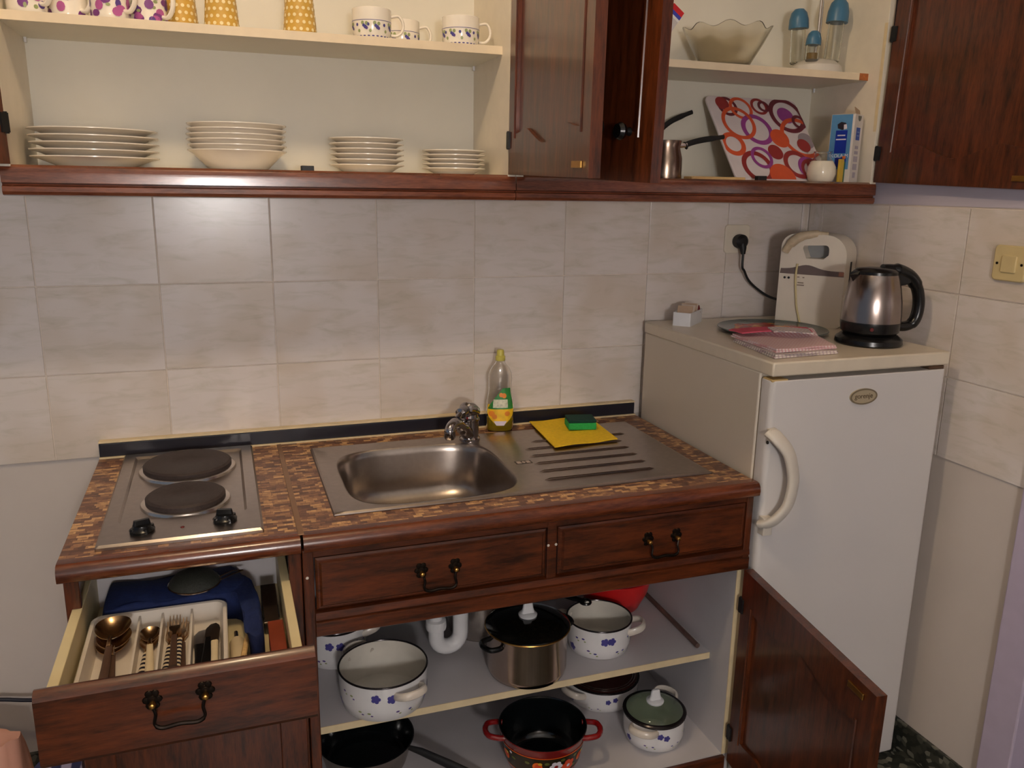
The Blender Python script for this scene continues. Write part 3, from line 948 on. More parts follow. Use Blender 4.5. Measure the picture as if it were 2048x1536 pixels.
# ================================================================== fridge
FX0, FX1, FH = .9906, 1.4812, 1.0916
fg = thing('refrigerator', 'white under-counter fridge with cream lid and curved handle', 'refrigerator', (1.236, -.3, 0))
obj('body', B().box(FX0 + .002, FX1 - .002, -.562, -.035, .03, FH - .03), mat('fridge_side', rgb(212, 200, 182), .32, var=.02, scale=4), fg, bevel=.004)
obj('top_panel', B().box(FX0, FX1, -.608, -.033, FH - .0315, FH), fridge_lid_m, fg, bevel=.004)
fd = obj('door', B().prism(rrect(FX0 + .003, FX1 - .003, -.606, -.568, [.002, .002, .012, .012]), .028, FH - .0415), fridge_w, fg, smooth=40, bevel=.003)
obj('gasket', B().box(FX0 + .01, FX1 - .01, -.569, -.561, .04, FH - .05), mat('gasket_grey', rgb(170, 160, 146), .6), fg, smooth=0)
hp = fillet([(.998, -.606, .938), (1.006, -.621, .928), (1.030, -.634, .896), (1.044, -.638, .850), (1.046, -.639, .815), (1.038, -.637, .772), (1.018, -.63, .742), (1.004, -.619, .728), (.998, -.606, .722)], 6)
obj('handle', B().tube(hp, .0195, 14, flat=.55, up=(1, 0, 0)).box(.9925, 1.016, -.622, -.602, .70, .742).box(.9925, 1.010, -.618, -.602, .918, .945), cream_plastic, fd, smooth=50, bevel=.002)
obj('handle_screw', B().lathe([(0, 0), (.004, 0), (.004, .002), (0, .002)], 10, T(.9925, -.610, .915, ry=-90)), black_soft, fd)
el = [(1.2405 + .0375 * math.cos(k * PI / 20), 1.001 + .0185 * math.sin(k * PI / 20)) for k in range(40)]
el2 = [(1.2405 + .034 * math.cos(k * PI / 20), 1.001 + .0152 * math.sin(k * PI / 20)) for k in range(40)]
bd = obj('badge', B().prism(el, -.6095, -.6055, 'y'), mat('badge_beige', rgb(172, 158, 132), .35), fd, smooth=0, bevel=.0008)
obj('badge_ring', B().ring_prism(el, el2, -.6105, -.6094, 'y'), mat('badge_edge', rgb(120, 108, 88), .3), bd, smooth=0)
text('badge_lettering', 'gorenje', .0165, mat('badge_text', rgb(84, 70, 50), .4), bd, T(1.2405 - 1.236, -.6097 + .3, 1.002, rx=90))
obj('corner_piece', B().box(FX0 + .004, FX0 + .045, -.604, -.57, FH - .0445, FH - .0385), mat('hinge_beige', rgb(206, 176, 120), .5), fg, smooth=0, bevel=.002)
obj('corner_piece', B().box(FX1 - .05, FX1 - .006, -.6, -.57, FH - .042, FH - .0335), mat('hinge_dark', rgb(90, 66, 48), .5), fg, smooth=0, bevel=.002)
for fx in (FX0 + .04, FX1 - .04):
    for fy in (-.54, -.07):
        obj('foot', B().lathe([(0, 0), (.017, 0), (.017, .012), (.008, .014), (.008, .032), (0, .032)], 14, T(fx, fy, 0)), black_soft, fg)

# ---------------------------------------------------------------- on the fridge
def kettle():
    t = thing('electric_kettle', 'steel electric kettle with black handle standing on the fridge', 'kettle', (1.366, -.468, FH), rz=-12)
    obj('power_base', B().lathe([(0, 0), (.074, 0), (.0775, .004), (.076, .014), (.064, .024), (.055, .026), (0, .026)], 48), black_gloss, t, w=False)
    obj('lower_ring', B().lathe([(0, .026), (.06, .026), (.0665, .032), (.0685, .05), (.0682, .056), (0, .056)], 48), black_gloss, t, w=False)
    obj('steel_body', B().lathe([(.0680, .0555), (.0678, .075), (.0655, .105), (.0605, .135), (.0545, .158), (.051, .168), (.049, .169)], 64), mat('kettle_steel', rgb(160, 148, 142), .2, metal=1, var=.05, scale=4, aniso=.6), t, w=False)
    obj('lid', B().lathe([(.0512, .1675), (.0505, .174), (.044, .180), (.02, .1835), (0, .184)], 40), black_gloss, t, w=False)
    sp = B()
    sp.loft([[(-.040, -.016, .150), (-.040, .016, .150), (-.050, 0, .138)], [(-.052, -.013, .168), (-.052, .013, .168), (-.066, 0, .166)], [(-.048, -.012, .176), (-.048, .012, .176), (-.064, 0, .172)]])
    obj('spout', sp, black_gloss, t, w=False)
    hp = fillet([(.016, 0, .179), (.05, 0, .178), (.085, 0, .164), (.108, 0, .138), (.119, 0, .105), (.119, 0, .072), (.110, 0, .05), (.09, 0, .041), (.062, 0, .042)], 6)
    obj('handle', B().tube(hp, [.012] * 6 + [.0155] * 12 + [.0135] * 20 + [.012] * 11, 14, flat=1.15), black_gloss, t, w=False)
    tri = [(.035, .181), (.060, .178), (.082, .164), (.088, .148), (.072, .142), (.056, .140), (.050, .150)]
    obj('handle_root', B().prism(tri, -.014, .014, 'y'), black_gloss, t, w=False, bevel=.003)
    obj('indicator', B().lathe([(0, 0), (.005, 0), (.004, .002), (0, .002)], 12, T(-.03, -.0605, .043, rz=-26, rx=90)), flat('dark_red_lens', rgb(90, 14, 14), .2), t, w=False)
kettle()
def sandwich_maker():
    t = thing('sandwich_toaster', 'white upright sandwich toaster with grey band, plugged in beside the kettle', 'toaster', (1.338, -.142, FH), rz=-54)
    W_, D_, H_ = .172, .112, .245
    n = 40
    outer = rrect(0, W_, .0, H_, [.055, .035, .012, .012], 9)
    hc = (.092, .200)
    hole_ = []
    for (px, pz) in outer:
        a = math.atan2(pz - hc[1], px - hc[0])
        c, s = math.cos(a), math.sin(a)
        hole_.append((hc[0] + .034 * math.copysign(abs(c) ** .45, c), hc[1] + .019 * math.copysign(abs(s) ** .45, s)))
    obj('housing', B().ring_prism(outer, hole_, 0, D_, 'y'), toaster_m, t, w=False, smooth=40, bevel=.005)
    obj('inner_web', B().box(.05, .135, .045, .052, .175, .222), mat('grey_web', rgb(150, 152, 152), .5), t, w=False, smooth=0)
    wave = [(.002, .138)] + [(0.004 + .164 * k / 20, .1515 + .0125 * math.exp(-((k / 20 - .42) / .2) ** 2)) for k in range(21)] + [(.170, .138)]
    obj('grey_band', B().prism(wave, -.0012, .001, 'y'), mat('grey_band', rgb(112, 98, 94), .4), t, w=False, smooth=0)
    obj('copper_tab', B().box(.157, .170, -.0016, -.001, .1395, .1505), mat('copper_tab', rgb(170, 120, 100), .4), t, w=False, smooth=0)
    for x in (.016, .027):
        obj('indicator', B().lathe([(0, 0), (.0034, 0), (.003, .0015), (0, .0018)], 12, T(x, 0, .127, rx=90)), black_soft, t, w=False)
    mk = B()
    for x0, x1, z in ((.050, .056, .129), (.064, .069, .1285), (.052, .068, .114), (.051, .070, .1075)):
        mk.box(x0, x1, -.0009, .001, z, z + .0028)
    obj('printed_marks', mk, mat('grey_print', rgb(140, 124, 108), .5), t, w=False, smooth=0)
    obj('side_slot', B().box(W_ - .001, W_ + .0012, .05, .064, .095, .175), black_soft, t, w=False, smooth=0)
    obj('handle_wrap', B().tube(fillet([(.012, -.004, .197), (.026, -.006, .219), (.052, -.003, .239), (.09, .008, .2465), (.116, .016, .2455)], 6), [.010] * 6 + [.013] * 7 + [.011] * 6 + [.007] * 6, 12), mat('wrapped_tape', rgb(196, 178, 150), .6, var=.12, scale=60, bump=.4, bscale=150), t, w=False)
    obj('tied_cord', B().tube(fillet([(.048, -.003, .166), (.047, -.005, .13), (.051, -.005, .09), (.057, -.005, .05), (.066, -.006, .02), (.072, -.010, .0055)], 6), .0028, 8), mat('yellowed_cord', rgb(206, 190, 140), .5), t, w=False)
    inv = T(1.338, -.142, FH, rz=-54).inverted()
    cord = fillet([(1.291, -.036, 1.272), (1.292, -.036, 1.236), (1.302, -.032, 1.225), (1.322, -.028, 1.197), (1.352, -.03, 1.172), (1.374, -.055, 1.153), (1.386, -.1, 1.146)], 6)
    c = obj('power_cord', B().tube(cord, .0035, 8, M=inv), black_soft, t, w=False)
    obj('plug', B().lathe([(0, 0), (.019, 0), (.0205, .008), (.0195, .022), (.012, .03), (0, .031)], 24, inv @ T(1.2895, -.0085, 1.307, rx=90)).tube([(1.290, -.026, 1.302), (1.2905, -.034, 1.288), (1.291, -.036, 1.272)], [.014, .010, .006], 12, M=inv), black_soft, c, w=False)
sandwich_maker()
sk_ = thing('wall_socket', 'white wall socket on the back tiles with the black plug in it', 'socket', (1.288, 0, 1.313))
obj('plate', B().prism(rrect(1.2475, 1.3285, 1.273, 1.353, .010), -.007, -.0002, 'y'), ivory_plastic, sk_, smooth=30, bevel=.002)
obj('insert', B().lathe([(.016, 0), (.0225, 0), (.0225, .0015), (.016, .0015)], 28, T(1.2895, -.007, 1.307, rx=90)), ivory_plastic, sk_)
sw = thing('light_switch', 'yellowed light switch plate on the right-hand tiled wall', 'switch', (XR, -.686, 1.301))
obj('plate', B().prism(rrect(-.727, -.645, 1.262, 1.340, .010), XR - .009, XR - .0002, 'x'), tan_plastic, sw, smooth=30, bevel=.003)
obj('rocker', B().prism(rrect(-.705, -.668, 1.281, 1.318, .003), XR - .0125, XR - .008, 'x'), tan_plastic, sw, smooth=30, bevel=.0015)
for yy in (-.656, -.717):
    obj('screw', B().lathe([(0, 0), (.003, 0), (.003, .001), (0, .001)], 10, T(XR - .009, yy, 1.300, ry=-90)), bronze, sw)
# round glass platter with an autumn print
pt = thing('glass_platter', 'round glass platter with orange autumn print under the tea towels', 'platter', (1.236, -.268, FH))
obj('glass_disc', B().lathe([(0, .003), (.10, .003), (.128, .004), (.138, .008), (.140, .010), (.138, .0115), (.125, .0075), (.10, .0062), (0, .0062)], 56, T(1.236, -.268, FH)), mat('green_tinted_glass', rgb(104, 116, 112), .08, var=.05, trans=.35), pt)
obj('foot_ring', B().lathe([(.05, 0), (.06, 0), (.06, .003), (.05, .003)], 40, T(1.236, -.268, FH)), glass, pt)
def autumn():
    m, nt, p, N, L = newmat('autumn_print')
    tc = N.new('ShaderNodeTexCoord')
    vo = N.new('ShaderNodeTexVoronoi')
    vo.inputs['Scale'].default_value = 42
    L.new(tc.outputs['Object'], vo.inputs['Vector'])
    sp = N.new('ShaderNodeSeparateColor')
    L.new(vo.outputs['Color'], sp.inputs['Color'])
    rp = N.new('ShaderNodeValToRGB')
    e = rp.color_ramp.elements
    e[0].color, e[1].color = rgb(176, 48, 26), rgb(240, 166, 56)
    for pos, c in ((.35, rgb(190, 66, 36)), (.55, rgb(90, 78, 44)), (.7, rgb(206, 96, 40))):
        q = e.new(pos)
        q.color = c
    L.new(sp.outputs[0], rp.inputs['Fac'])
    L.new(rp.outputs['Color'], p.inputs['Base Color'])
    p.inputs['Roughness'].default_value = .25
    return m
obj('printed_motif', B().lathe([(0, .0066), (.10, .0066), (.10, .0063)], 40, T(1.236, -.268, FH), rmod=lambda r, z, a: (r * (1 + .09 * math.sin(7 * a) + .05 * math.sin(13 * a + 1)), z)), autumn(), pt)
# two tea towels folded on top of each other
def lift(x, y):
    d = math.hypot(x - 1.236, y + .268)
    return .0132 if d < .14 else .0125 * max(0, 1 - (d - .14) / .03)
def towel(name, c, layers, m, label, z0, parts):
    cx = sum(p[0] for p in c) / 4
    cy = sum(p[1] for p in c) / 4
    t = thing(name, label, 'towel', (cx, cy, FH + z0))
    P = [Vector((p[0], p[1], 0)) for p in c]
    for k in range(layers):
        ins = .004 * (k % 2)
        q = [p.lerp(Vector((cx, cy, 0)), ins * 6) for p in P]
        def fz(u, v, k=k):
            p = q[0] * (1 - u) * (1 - v) + q[1] * u * (1 - v) + q[2] * u * v + q[3] * (1 - u) * v
            return FH + z0 + lift(p.x, p.y) + k * .0038 + .0009 * math.sin(9 * u + 2 * k) * math.sin(6 * v + k)
        obj('fold', cloth_patch(q, 16, 16, fz, .0036), m, t, bevel=0)
    return t
towel('tea_towel', [(1.018, -.574, 0), (1.197, -.562, 0), (1.250, -.408, 0), (1.048, -.372, 0)], 2, towel_white, 'white checked tea towel folded flat, lowest of the two on the fridge', .001, 0)
tt = towel('tea_towel', [(1.034, -.555, 0), (1.206, -.546, 0), (1.262, -.388, 0), (1.056, -.350, 0)], 2, towel_pink, 'pink checked tea towel folded on top of the white one', .0094, 0)
hz = FH + .0094 + .0132 + .0080
obj('hem', cloth_patch([(1.052, -.400, hz - .006), (1.232, -.428, hz - .003), (1.252, -.380, hz), (1.054, -.342, hz - .006)], 8, 18, lambda u, v: .003 * math.sin(4 * u) - .004 * max(0, v - .6), .003), pink_hem, tt)
obj('turned_corner', cloth_patch([(1.120, -.430, hz - .003), (1.216, -.452, hz - .003), (1.232, -.410, hz + .001), (1.130, -.390, hz + .001)], 8, 12, lambda u, v: .003 * math.sin(3 * u + 1), .0025), towel_white, tt)
# small white box of paper sachets
bx = thing('sachet_box', 'small open white box of paper sachets at the back of the fridge', 'box', (1.088, -.095, FH), rz=-48)
obj('box_body', B().ring_prism(rrect(-.0245, .0245, -.056, .056, .004), rrect(-.0225, .0225, -.054, .054, .003), 0, .036).box(-.024, .024, -.055, .055, 0, .0015), white_plastic, bx, w=False, smooth=30)
for k, (yy, a, m_) in enumerate(((-.03, 12, 'a'), (-.012, -8, 'b'), (.006, 10, 'a'), (.022, -14, 'b'))):
    obj('sachet', B().box(-.020, .020, -.002, .002, -.02, .024, T(0, yy, .030, rz=a, rx=-38 + 8 * k)), mat('paper_' + m_ + str(k), rgb(186, 160, 136) if m_ == 'a' else rgb(206, 190, 176), .8, var=.1), bx, w=False, smooth=0)
obj('red_sachet', B().box(-.016, .016, -.002, .002, -.012, .018, T(.006, .038, .034, rz=25, rx=-62)), mat('paper_red', rgb(120, 26, 28), .6), bx, w=False, smooth=0)
# ================================================================== crockery in the left wall cabinet
ZF = HU + .0535       # floor of the wall cabinets
ZS = 1.745            # top of their shelves
ORD = ['lowest', 'second from the bottom', 'third from the bottom', 'fourth from the bottom', 'fifth from the bottom', 'sixth from the bottom']
def stack(name, cat, kind, where, n, x, y, prof, dz, group):
    me = None
    for k in range(n):
        pos = ORD[k] if k < n - 1 else 'topmost'
        lab = '%s, %s of the stack %s' % (kind, pos, where)
        jx, jy = (random.uniform(-.0012, .0012), random.uniform(-.0012, .0012)) if k else (0, 0)
        loc = (x + jx, y + jy, ZF + k * dz)
        if me is None:
            o = obj(name, B().lathe(prof, 56), porcelain, None, w=False, loc=loc, smooth=40)
            me = o.data
        else:
            o = bpy.data.objects.new(name, me)
            COL.objects.link(o)
            o.location = loc
        tag(o, lab, cat, group)
def plate_prof(R, h, f):
    return [(0, .003), (f - .004, .003), (f, 0), (f + .004, 0), (f + .009, .005), (R * .86, h * .72), (R, h - .002), (R, h), (R * .86, h * .72 + .0028), (f + .008, .0078), (f, .006), (0, .006)]
stack('dinner_plate', 'plate', 'white dinner plate', 'beside the end panel', 5, -.332, -.128, plate_prof(.119, .022, .066), .0132, 'dinner plates in the wall cabinet')
stack('soup_plate', 'soup plate', 'white deep soup plate', 'beside the dinner plates', 6, -.058, -.125, [(0, .003), (.046, .003), (.05, 0), (.054, 0), (.062, .006), (.082, .026), (.0895, .034), (.101, .041), (.101, .043), (.0885, .0368), (.080, .029), (.06, .0085), (.05, .006), (0, .006)], .0106, 'soup plates in the wall cabinet')
stack('dessert_plate', 'plate', 'white dessert plate', 'right of the magnetic catch', 6, .2165, -.13, plate_prof(.082, .02, .046), .0112, 'dessert plates in the wall cabinet')
stack('saucer', 'saucer', 'small white saucer', 'beside the open door', 5, .416, -.135, plate_prof(.0725, .017, .038), .0098, 'saucers in the wall cabinet')

def wall_at(prof):
    def rf(z):
        for (r0, z0), (r1, z1) in zip(prof[:-1], prof[1:]):
            if z0 <= z <= z1 and z1 > z0:
                return r0 + (r1 - r0) * (z - z0) / (z1 - z0)
        return prof[-1][0]
    return rf
def mug(kind, x, y, ha, label, group, seed):
    rnd = random.Random(seed)
    if kind == 'purple':
        out = [(.029, 0), (.0335, .004), (.0345, .012), (.0345, .095)]
        m, name = porcelain, 'coffee_mug'
    elif kind == 'ochre':
        out = [(.031, 0), (.0345, .003), (.034, .008), (.0262, .1)]
        m, name = ochre, 'ceramic_beaker'
    else:
        out = [(.028, 0), (.036, .003), (.0395, .012), (.041, .03), (.041, .06)]
        m, name = porcelain, 'tea_cup'
    t = thing(name, label, {'purple': 'mug', 'ochre': 'beaker', 'cup': 'cup'}[kind], (x, y, ZS), 0, group)
    H = out[-1][1]
    inn = [(max(r - .0028, .001), max(z, .004)) for r, z in reversed(out[1:])]
    obj('cup_body', B().lathe([(0, 0)] + out + [(out[-1][0] - .0014, H + .001)] + inn + [(0, .004)], 40), m, t, w=False, smooth=45)
    rf = wall_at(out)
    if kind != 'ochre':
        r = rf(H * .5)
        c, s = math.cos(math.radians(ha)), math.sin(math.radians(ha))
        hh = [(r - .001, .80), (r + .016, .84), (r + .0245, .62), (r + .023, .36), (r + .012, .2), (r - .001, .2)]
        obj('handle', B().tube(fillet([(q * c, q * s, z * H) for q, z in hh], 6), .0042 if kind == 'purple' else .0032, 10, flat=1.4), m, t, w=False)
    if kind == 'purple':
        for mm, n, ra in ((purple, 13, .0095), (magenta, 9, .008), (violet, 7, .007), (leaf_p, 9, .004)):
            for k in range(n):
                b = B()
                dab(b, rf, math.radians(rnd.uniform(-170, 0)), rnd.uniform(.010, .085), ra * rnd.uniform(.7, 1.25), ra * rnd.uniform(.6, 1.2), 10, .0005 + .0001 * k)
                obj('flower_print', b, mm, t, w=False)
    elif kind == 'ochre':
        for j in range(7):
            for k in range(10):
                a = -180 + (k + .5 * (j % 2)) * 22
                b = B()
                dab(b, rf, math.radians(a), .010 + .0135 * j, .0036, None, 8)
                obj('dot', b, cream_dot, t, w=False)
    else:
        b = B()
        n = 48
        for k in range(n):
            a0, a1 = 2 * PI * k / n, 2 * PI * (k + 1) / n
            q = len(b.v)
            for a, z in ((a0, .0345), (a1, .0345), (a1, .0355), (a0, .0355)):
                b.v.append(((rf(z) + .0005) * math.cos(a), (rf(z) + .0005) * math.sin(a), z))
            b.f.append((q, q + 1, q + 2, q + 3))
        obj('band_print', b, blue_p, t, w=False)
        for k, a in enumerate(range(-175, 10, 46)):
            a += rnd.uniform(-6, 6)
            for dx, dz, rr, mm in ((0, .024, .0032, blue_p), (5, .021, .0036, blue_p), (9, .019, .003, violet), (-3, .029, .0035, leaf_p), (9, .028, .0035, leaf_p), (-16, .014, .003, leaf_p), (-22, .026, .003, blue_p)):
                b = B()
                dab(b, rf, math.radians(a + dx), dz, rr, rr * 1.1, 8)
                obj('flower_print', b, mm, t, w=False)
        for k in range(14):
            b = B()
            dab(b, rf, math.radians(-180 + 14 * k), .0045, .003, .0012, 8)
            obj('base_dash', b, blue_p, t, w=False)
    return t
gp = 'purple flowered mugs on the cabinet shelf'
for i, (x, y, ha, w_) in enumerate(((-.420, -.172, -35, 'nearest the cabinet end panel'), (-.356, -.128, -38, 'second from the cabinet end panel'), (-.279, -.160, -35, 'third from the cabinet end panel'), (-.2125, -.125, -36, 'next to the ochre beakers'))):
    mug('purple', x, y, ha, 'white mug with purple flowers, ' + w_, gp, i)
for i, (x, y, w_) in enumerate(((-.153, -.085, 'half behind a purple mug'), (-.075, -.155, 'between the other two beakers'), (.0785, -.160, 'nearest the white teacups'))):
    mug('ochre', x, y, 0, 'ochre beaker with cream dots, ' + w_, 'ochre dotted beakers on the cabinet shelf', 20 + i)
for i, (x, y, ha, w_) in enumerate(((.226, -.172, -8, 'next to the ochre beakers'), (.3105, -.072, -12, 'standing behind the others'), (.4225, -.168, -8, 'nearest the cabinet side panel'))):
    mug('cup', x, y, ha, 'white teacup with blue flowers, ' + w_, 'flowered teacups on the cabinet shelf', 40 + i)

# ================================================================== contents of the right wall cabinet
def scallop(r, z, a):
    k = max(0, (z - .05) / .045)
    return r * (1 + .03 * k * math.cos(9 * a)), z + .006 * k * math.cos(9 * a)
gb = obj('salad_bowl', B().lathe([(0, .0), (.05, 0), (.058, .004), (.066, .018), (.088, .055), (.106, .090), (.1085, .0945), (.1055, .0945), (.103, .089), (.084, .056), (.062, .020), (.05, .007), (0, .006)], 72, rmod=scallop), glass_frost, None, w=False, loc=(1.133, -.118, ZS), smooth=60)
tag(gb, 'pressed glass salad bowl with scalloped rim on the cabinet shelf', 'bowl')
blue_cap = mat('blue_cap', rgb(64, 110, 140), .35, var=.04)
cs = thing('cruet_stand', 'white round cruet stand with thin metal pole', 'stand', (1.404, -.130, ZS))
obj('base', B().lathe([(0, 0), (.066, 0), (.068, .004), (.063, .022), (.048, .034), (.02, .041), (0, .042)], 40), mat('cruet_white', rgb(206, 200, 190), .3), cs, w=False)
obj('pole', B().tube([(-.003, 0, .015), (-.0025, 0, .28)], .0036, 10).tube([(.005, .003, .015), (.0055, .003, .28)], .0025, 8), steel, cs, w=False)
obj('pole_top', B().lathe([(0, .27), (.012, .272), (.016, .282), (.011, .294), (0, .3)], 20), blue_cap, cs, w=False)
def cruet(x, y, z, r, h, rc, hc, label, lean=0, fill=None):
    t = thing('cruet_bottle', label, 'bottle', (x, y, z), 0, 'blue-capped cruet bottles')
    M = T(ry=lean)
    obj('glass_body', B().lathe([(0, 0), (r - .003, 0), (r, .004), (r, h), (r - .0022, h), (r - .0022, .005), (0, .004)], 28, M), glass, t, w=False)
    obj('cap', B().lathe([(0, h), (rc, h), (rc, h + .006), (rc * .96, h + hc * .45), (rc * .78, h + hc * .78), (rc * .45, h + hc * .96), (0, h + hc)], 28, M), blue_cap, t, w=False)
    if fill:
        obj('contents', B().lathe([(0, .0052), (r - .003, .0052), (r - .003, h * fill), (0, h * fill)], 20, M), mat('spice', rgb(150, 120, 70), .8), t, w=False)
zc_ = ZS + .033
cruet(1.364, -.160, zc_ - .004, .0165, .040, .019, .035, 'short cruet bottle with blue cap, foremost on the white stand', 2, .5)
cruet(1.372, -.092, zc_ - .002, .019, .088, .0255, .05, 'tall cruet bottle with blue cap behind the short one', -3)
cruet(1.4415, -.140, zc_ - .001, .020, .100, .0275, .06, 'tall cruet bottle with blue cap and bright glass, beside the side panel', 4)
# striped packet, leaning
pk = thing('striped_packet', 'red, blue and white striped packet leaning behind the open door', 'packet', (.905, -.105, ZS))
Mp = T(.0, 0, .012, ry=36)
for nm, a, b_, mm in (('packet_body', 0, .125, mat('packet_grey', rgb(200, 196, 196), .5)), ('white_stripe', .125, .131, white_plastic), ('blue_stripe', .131, .140, flat('packet_blue', rgb(50, 62, 170))), ('red_stripe', .140, .153, flat('packet_red', rgb(190, 34, 40)))):
    obj(nm, B().box(-.018, .018, -.010, .010, a, b_, Mp), mm, pk, w=False, smooth=0)
# coffee pots
def cezve(x, y, r, h, hdir, hl, rise, label):
    t = thing('coffee_pot', label, 'coffee pot', (x, y, ZF), 0, 'long-handled coffee pots in the wall cabinet')
    obj('pot_body', B().lathe([(0, 0), (r * .98, 0), (r, .004), (r * .98, h * .55), (r * .82, h * .82), (r * .9, h), (r * .86, h), (r * .78, h * .82), (r * .93, h * .55), (r * .95, .006), (0, .005)], 36), mat('brown_steel', rgb(160, 140, 124), .25, metal=1), t, w=False)
    c, s = math.cos(math.radians(hdir)), math.sin(math.radians(hdir))
    z0 = h * .88
    obj('ferrule', B().tube([(r * .8 * c, r * .8 * s, z0), ((r + .018) * c, (r + .018) * s, z0 + rise * .1)], .006, 10), steel, t, w=False)
    P_ = fillet([((r + .014) * c, (r + .014) * s, z0), ((r + .026) * c, (r + .026) * s, z0 + rise * .25), ((r + hl * .5) * c, (r + hl * .5) * s, z0 + rise * .62), ((r + hl) * c, (r + hl) * s, z0 + rise)], 5)
    obj('handle', B().tube(P_, [.010] * 3 + [.007] * 10 + [.0055] * 3, 10, flat=.6), black_soft, t, w=False)
cezve(.928, -.060, .044, .130, 4, .118, .062, 'taller steel coffee pot whose black handle points upwards')
cezve(.930, -.205, .040, .092, 5, .130, .026, 'shorter steel coffee pot with a nearly level black handle')
wbd = solo('wooden_board', B().prism(rrect(.975, 1.128, -.258, -.215, .006), ZF, ZF + .009), wood_light, (1.05, -.235, ZF), smooth=30, bevel=.002)
tag(wbd, 'thin pale wooden board lying flat in front of the coffee pots', 'board')
# tray with ring print, leaning against the back of the cabinet
def ring_tray():
    x0, x1 = 1.132, 1.419
    yb, zb, yt, zt = -.206, ZF + .0005, -.028, 1.688
    L_ = math.hypot(yt - yb, zt - zb)
    ang = math.atan2(zt - zb, yt - yb)
    t = thing('serving_tray', 'white tray with purple, orange and red rings leaning in the cabinet', 'tray', ((x0 + x1) / 2, yb, zb))
    M = Matrix.Rotation(ang, 4, 'X')
    W2 = (x1 - x0) / 2
    out = rrect(-W2, W2, 0, L_, .018, 6)
    b = B().prism(out, 0, .007, 'z', M)
    obj('tray_board', b, mat('tray_white', rgb(222, 212, 212), .3, var=.03), t, w=False, smooth=40, bevel=.002)
    col = {'p': flat('tray_purple', rgb(150, 66, 140), .3), 'o': flat('tray_orange', rgb(214, 88, 52), .3), 'r': flat('tray_red', rgb(150, 50, 50), .3), 'm': flat('tray_maroon', rgb(110, 44, 56), .3), 'g': flat('tray_grey', rgb(150, 140, 146), .3)}
    inside = lambda x, y: (max(-W2 + .002, min(W2 - .002, x)), max(.002, min(L_ - .002, y)))
    rings = [('m', -.085, .245, .030, .007), ('r', -.098, .255, .020, 99), ('o', -.045, .24, .035, .007), ('p', -.020, .168, .047, .010), ('o', -.070, .188, .050, .008), ('o', -.112, .115, .035, .010), ('r', .016, .25, .026, .006),
             ('m', .095, .222, .055, .010), ('p', .090, .222, .025, 99), ('o', .110, .145, .062, .009), ('o', .040, .140, .028, 99), ('r', .008, .092, .022, 99), ('g', .122, .135, .024, 99), ('r', .108, .118, .020, 99),
             ('r', -.065, .042, .046, .010), ('p', -.042, .072, .032, .007), ('r', .062, .052, .042, .010), ('p', .096, .040, .035, .009), ('o', .000, .010, .038, 99), ('m', .030, .250, .018, .006), ('r', .105, .030, .038, .007), ('m', .125, .20, .022, .007)]
    for k, (c, cx, cy, r, w_) in enumerate(rings):
        w_ *= 1.3
        n = 36
        z = .0074 + .00006 * k
        bb = B()
        o_ = [inside(cx + r * math.cos(2 * PI * i / n), cy + r * math.sin(2 * PI * i / n) * 1.12) for i in range(n)]
        if w_ > r:
            q = inside(cx, cy)
            fan(bb, tuple(M @ Vector((q[0], q[1], z))), [tuple(M @ Vector((p[0], p[1], z))) for p in o_])
        else:
            i_ = [inside(cx + (r - w_) * math.cos(2 * PI * i / n), cy + (r - w_) * math.sin(2 * PI * i / n) * 1.12) for i in range(n)]
            bb.loft([[(p[0], p[1], z) for p in o_], [(p[0], p[1], z) for p in i_]], caps=False, M=M)
        obj('ring_print', bb, col[c], t, w=False, smooth=0)
ring_tray()
jar = thing('glass_jar', 'round glass jar of white sugar in front of the ringed tray', 'jar', (1.366, -.238, ZF))
obj('sugar_globe', B().lathe([(0, 0), (.022, 0), (.031, .006), (.036, .022), (.0345, .04), (.027, .054), (0, .0545)], 40), mat('sugar', rgb(244, 232, 208), .25, var=.02, coat=.6), jar, w=False, smooth=60)
obj('glass_neck', B().lathe([(.0255, .0545), (.0215, .062), (.021, .074), (.0225, .0755), (.0225, .0775), (.0195, .0775), (.0193, .062), (.023, .0545)], 40), glass, jar, w=False)
ct = thing('drink_carton', 'blue and white drink carton beside the cabinet side panel', 'carton', (1.4375, -.2595, ZF), rz=27)
CW, CD, CH = .053, .062, .172
obj('carton_body', B().box(0, CW, 0, CD, 0, CH), mat('carton_white', rgb(216, 208, 200), .45, var=.02), ct, w=False, smooth=0, bevel=.001)
obj('front_print', B().box(-.0006, .0004, .006, CD - .002, .035, CH - .001), flat('carton_sky', rgb(86, 138, 180)), ct, w=False, smooth=0)
obj('front_panel', B().box(-.0010, .0004, .016, CD - .016, .075, CH - .040), flat('carton_blue', rgb(20, 48, 150)), ct, w=False, smooth=0)
obj('front_flag', B().box(-.0010, .0004, .013, CD - .02, .040, .064), flat('carton_navy', rgb(24, 40, 140)), ct, w=False, smooth=0)
obj('cow_emblem', B().prism([(.020, .136), (.030, .133), (.042, .137), (.044, .147), (.034, .153), (.022, .150)], -.0012, .0004, 'x'), flat('emblem_black', rgb(40, 34, 46)), ct, w=False, smooth=0)
obj('emblem_patch', B().prism([(.018, .136), (.026, .134), (.027, .146), (.020, .147)], -.0014, .0004, 'x'), white_p, ct, w=False, smooth=0)
text('carton_lettering', 'KOLA M', .0125, white_p, ct, T(-.001, CD / 2, .0685, rz=-90, rx=90), .0002)
lines = flat('carton_small_print', rgb(170, 160, 172))
for z_, hw in ((.118, .010), (.108, .013)):
    obj('printed_line', B().box(-.0013, .0004, CD / 2 - hw, CD / 2 + hw, z_, z_ + .003), white_p, ct, w=False, smooth=0)
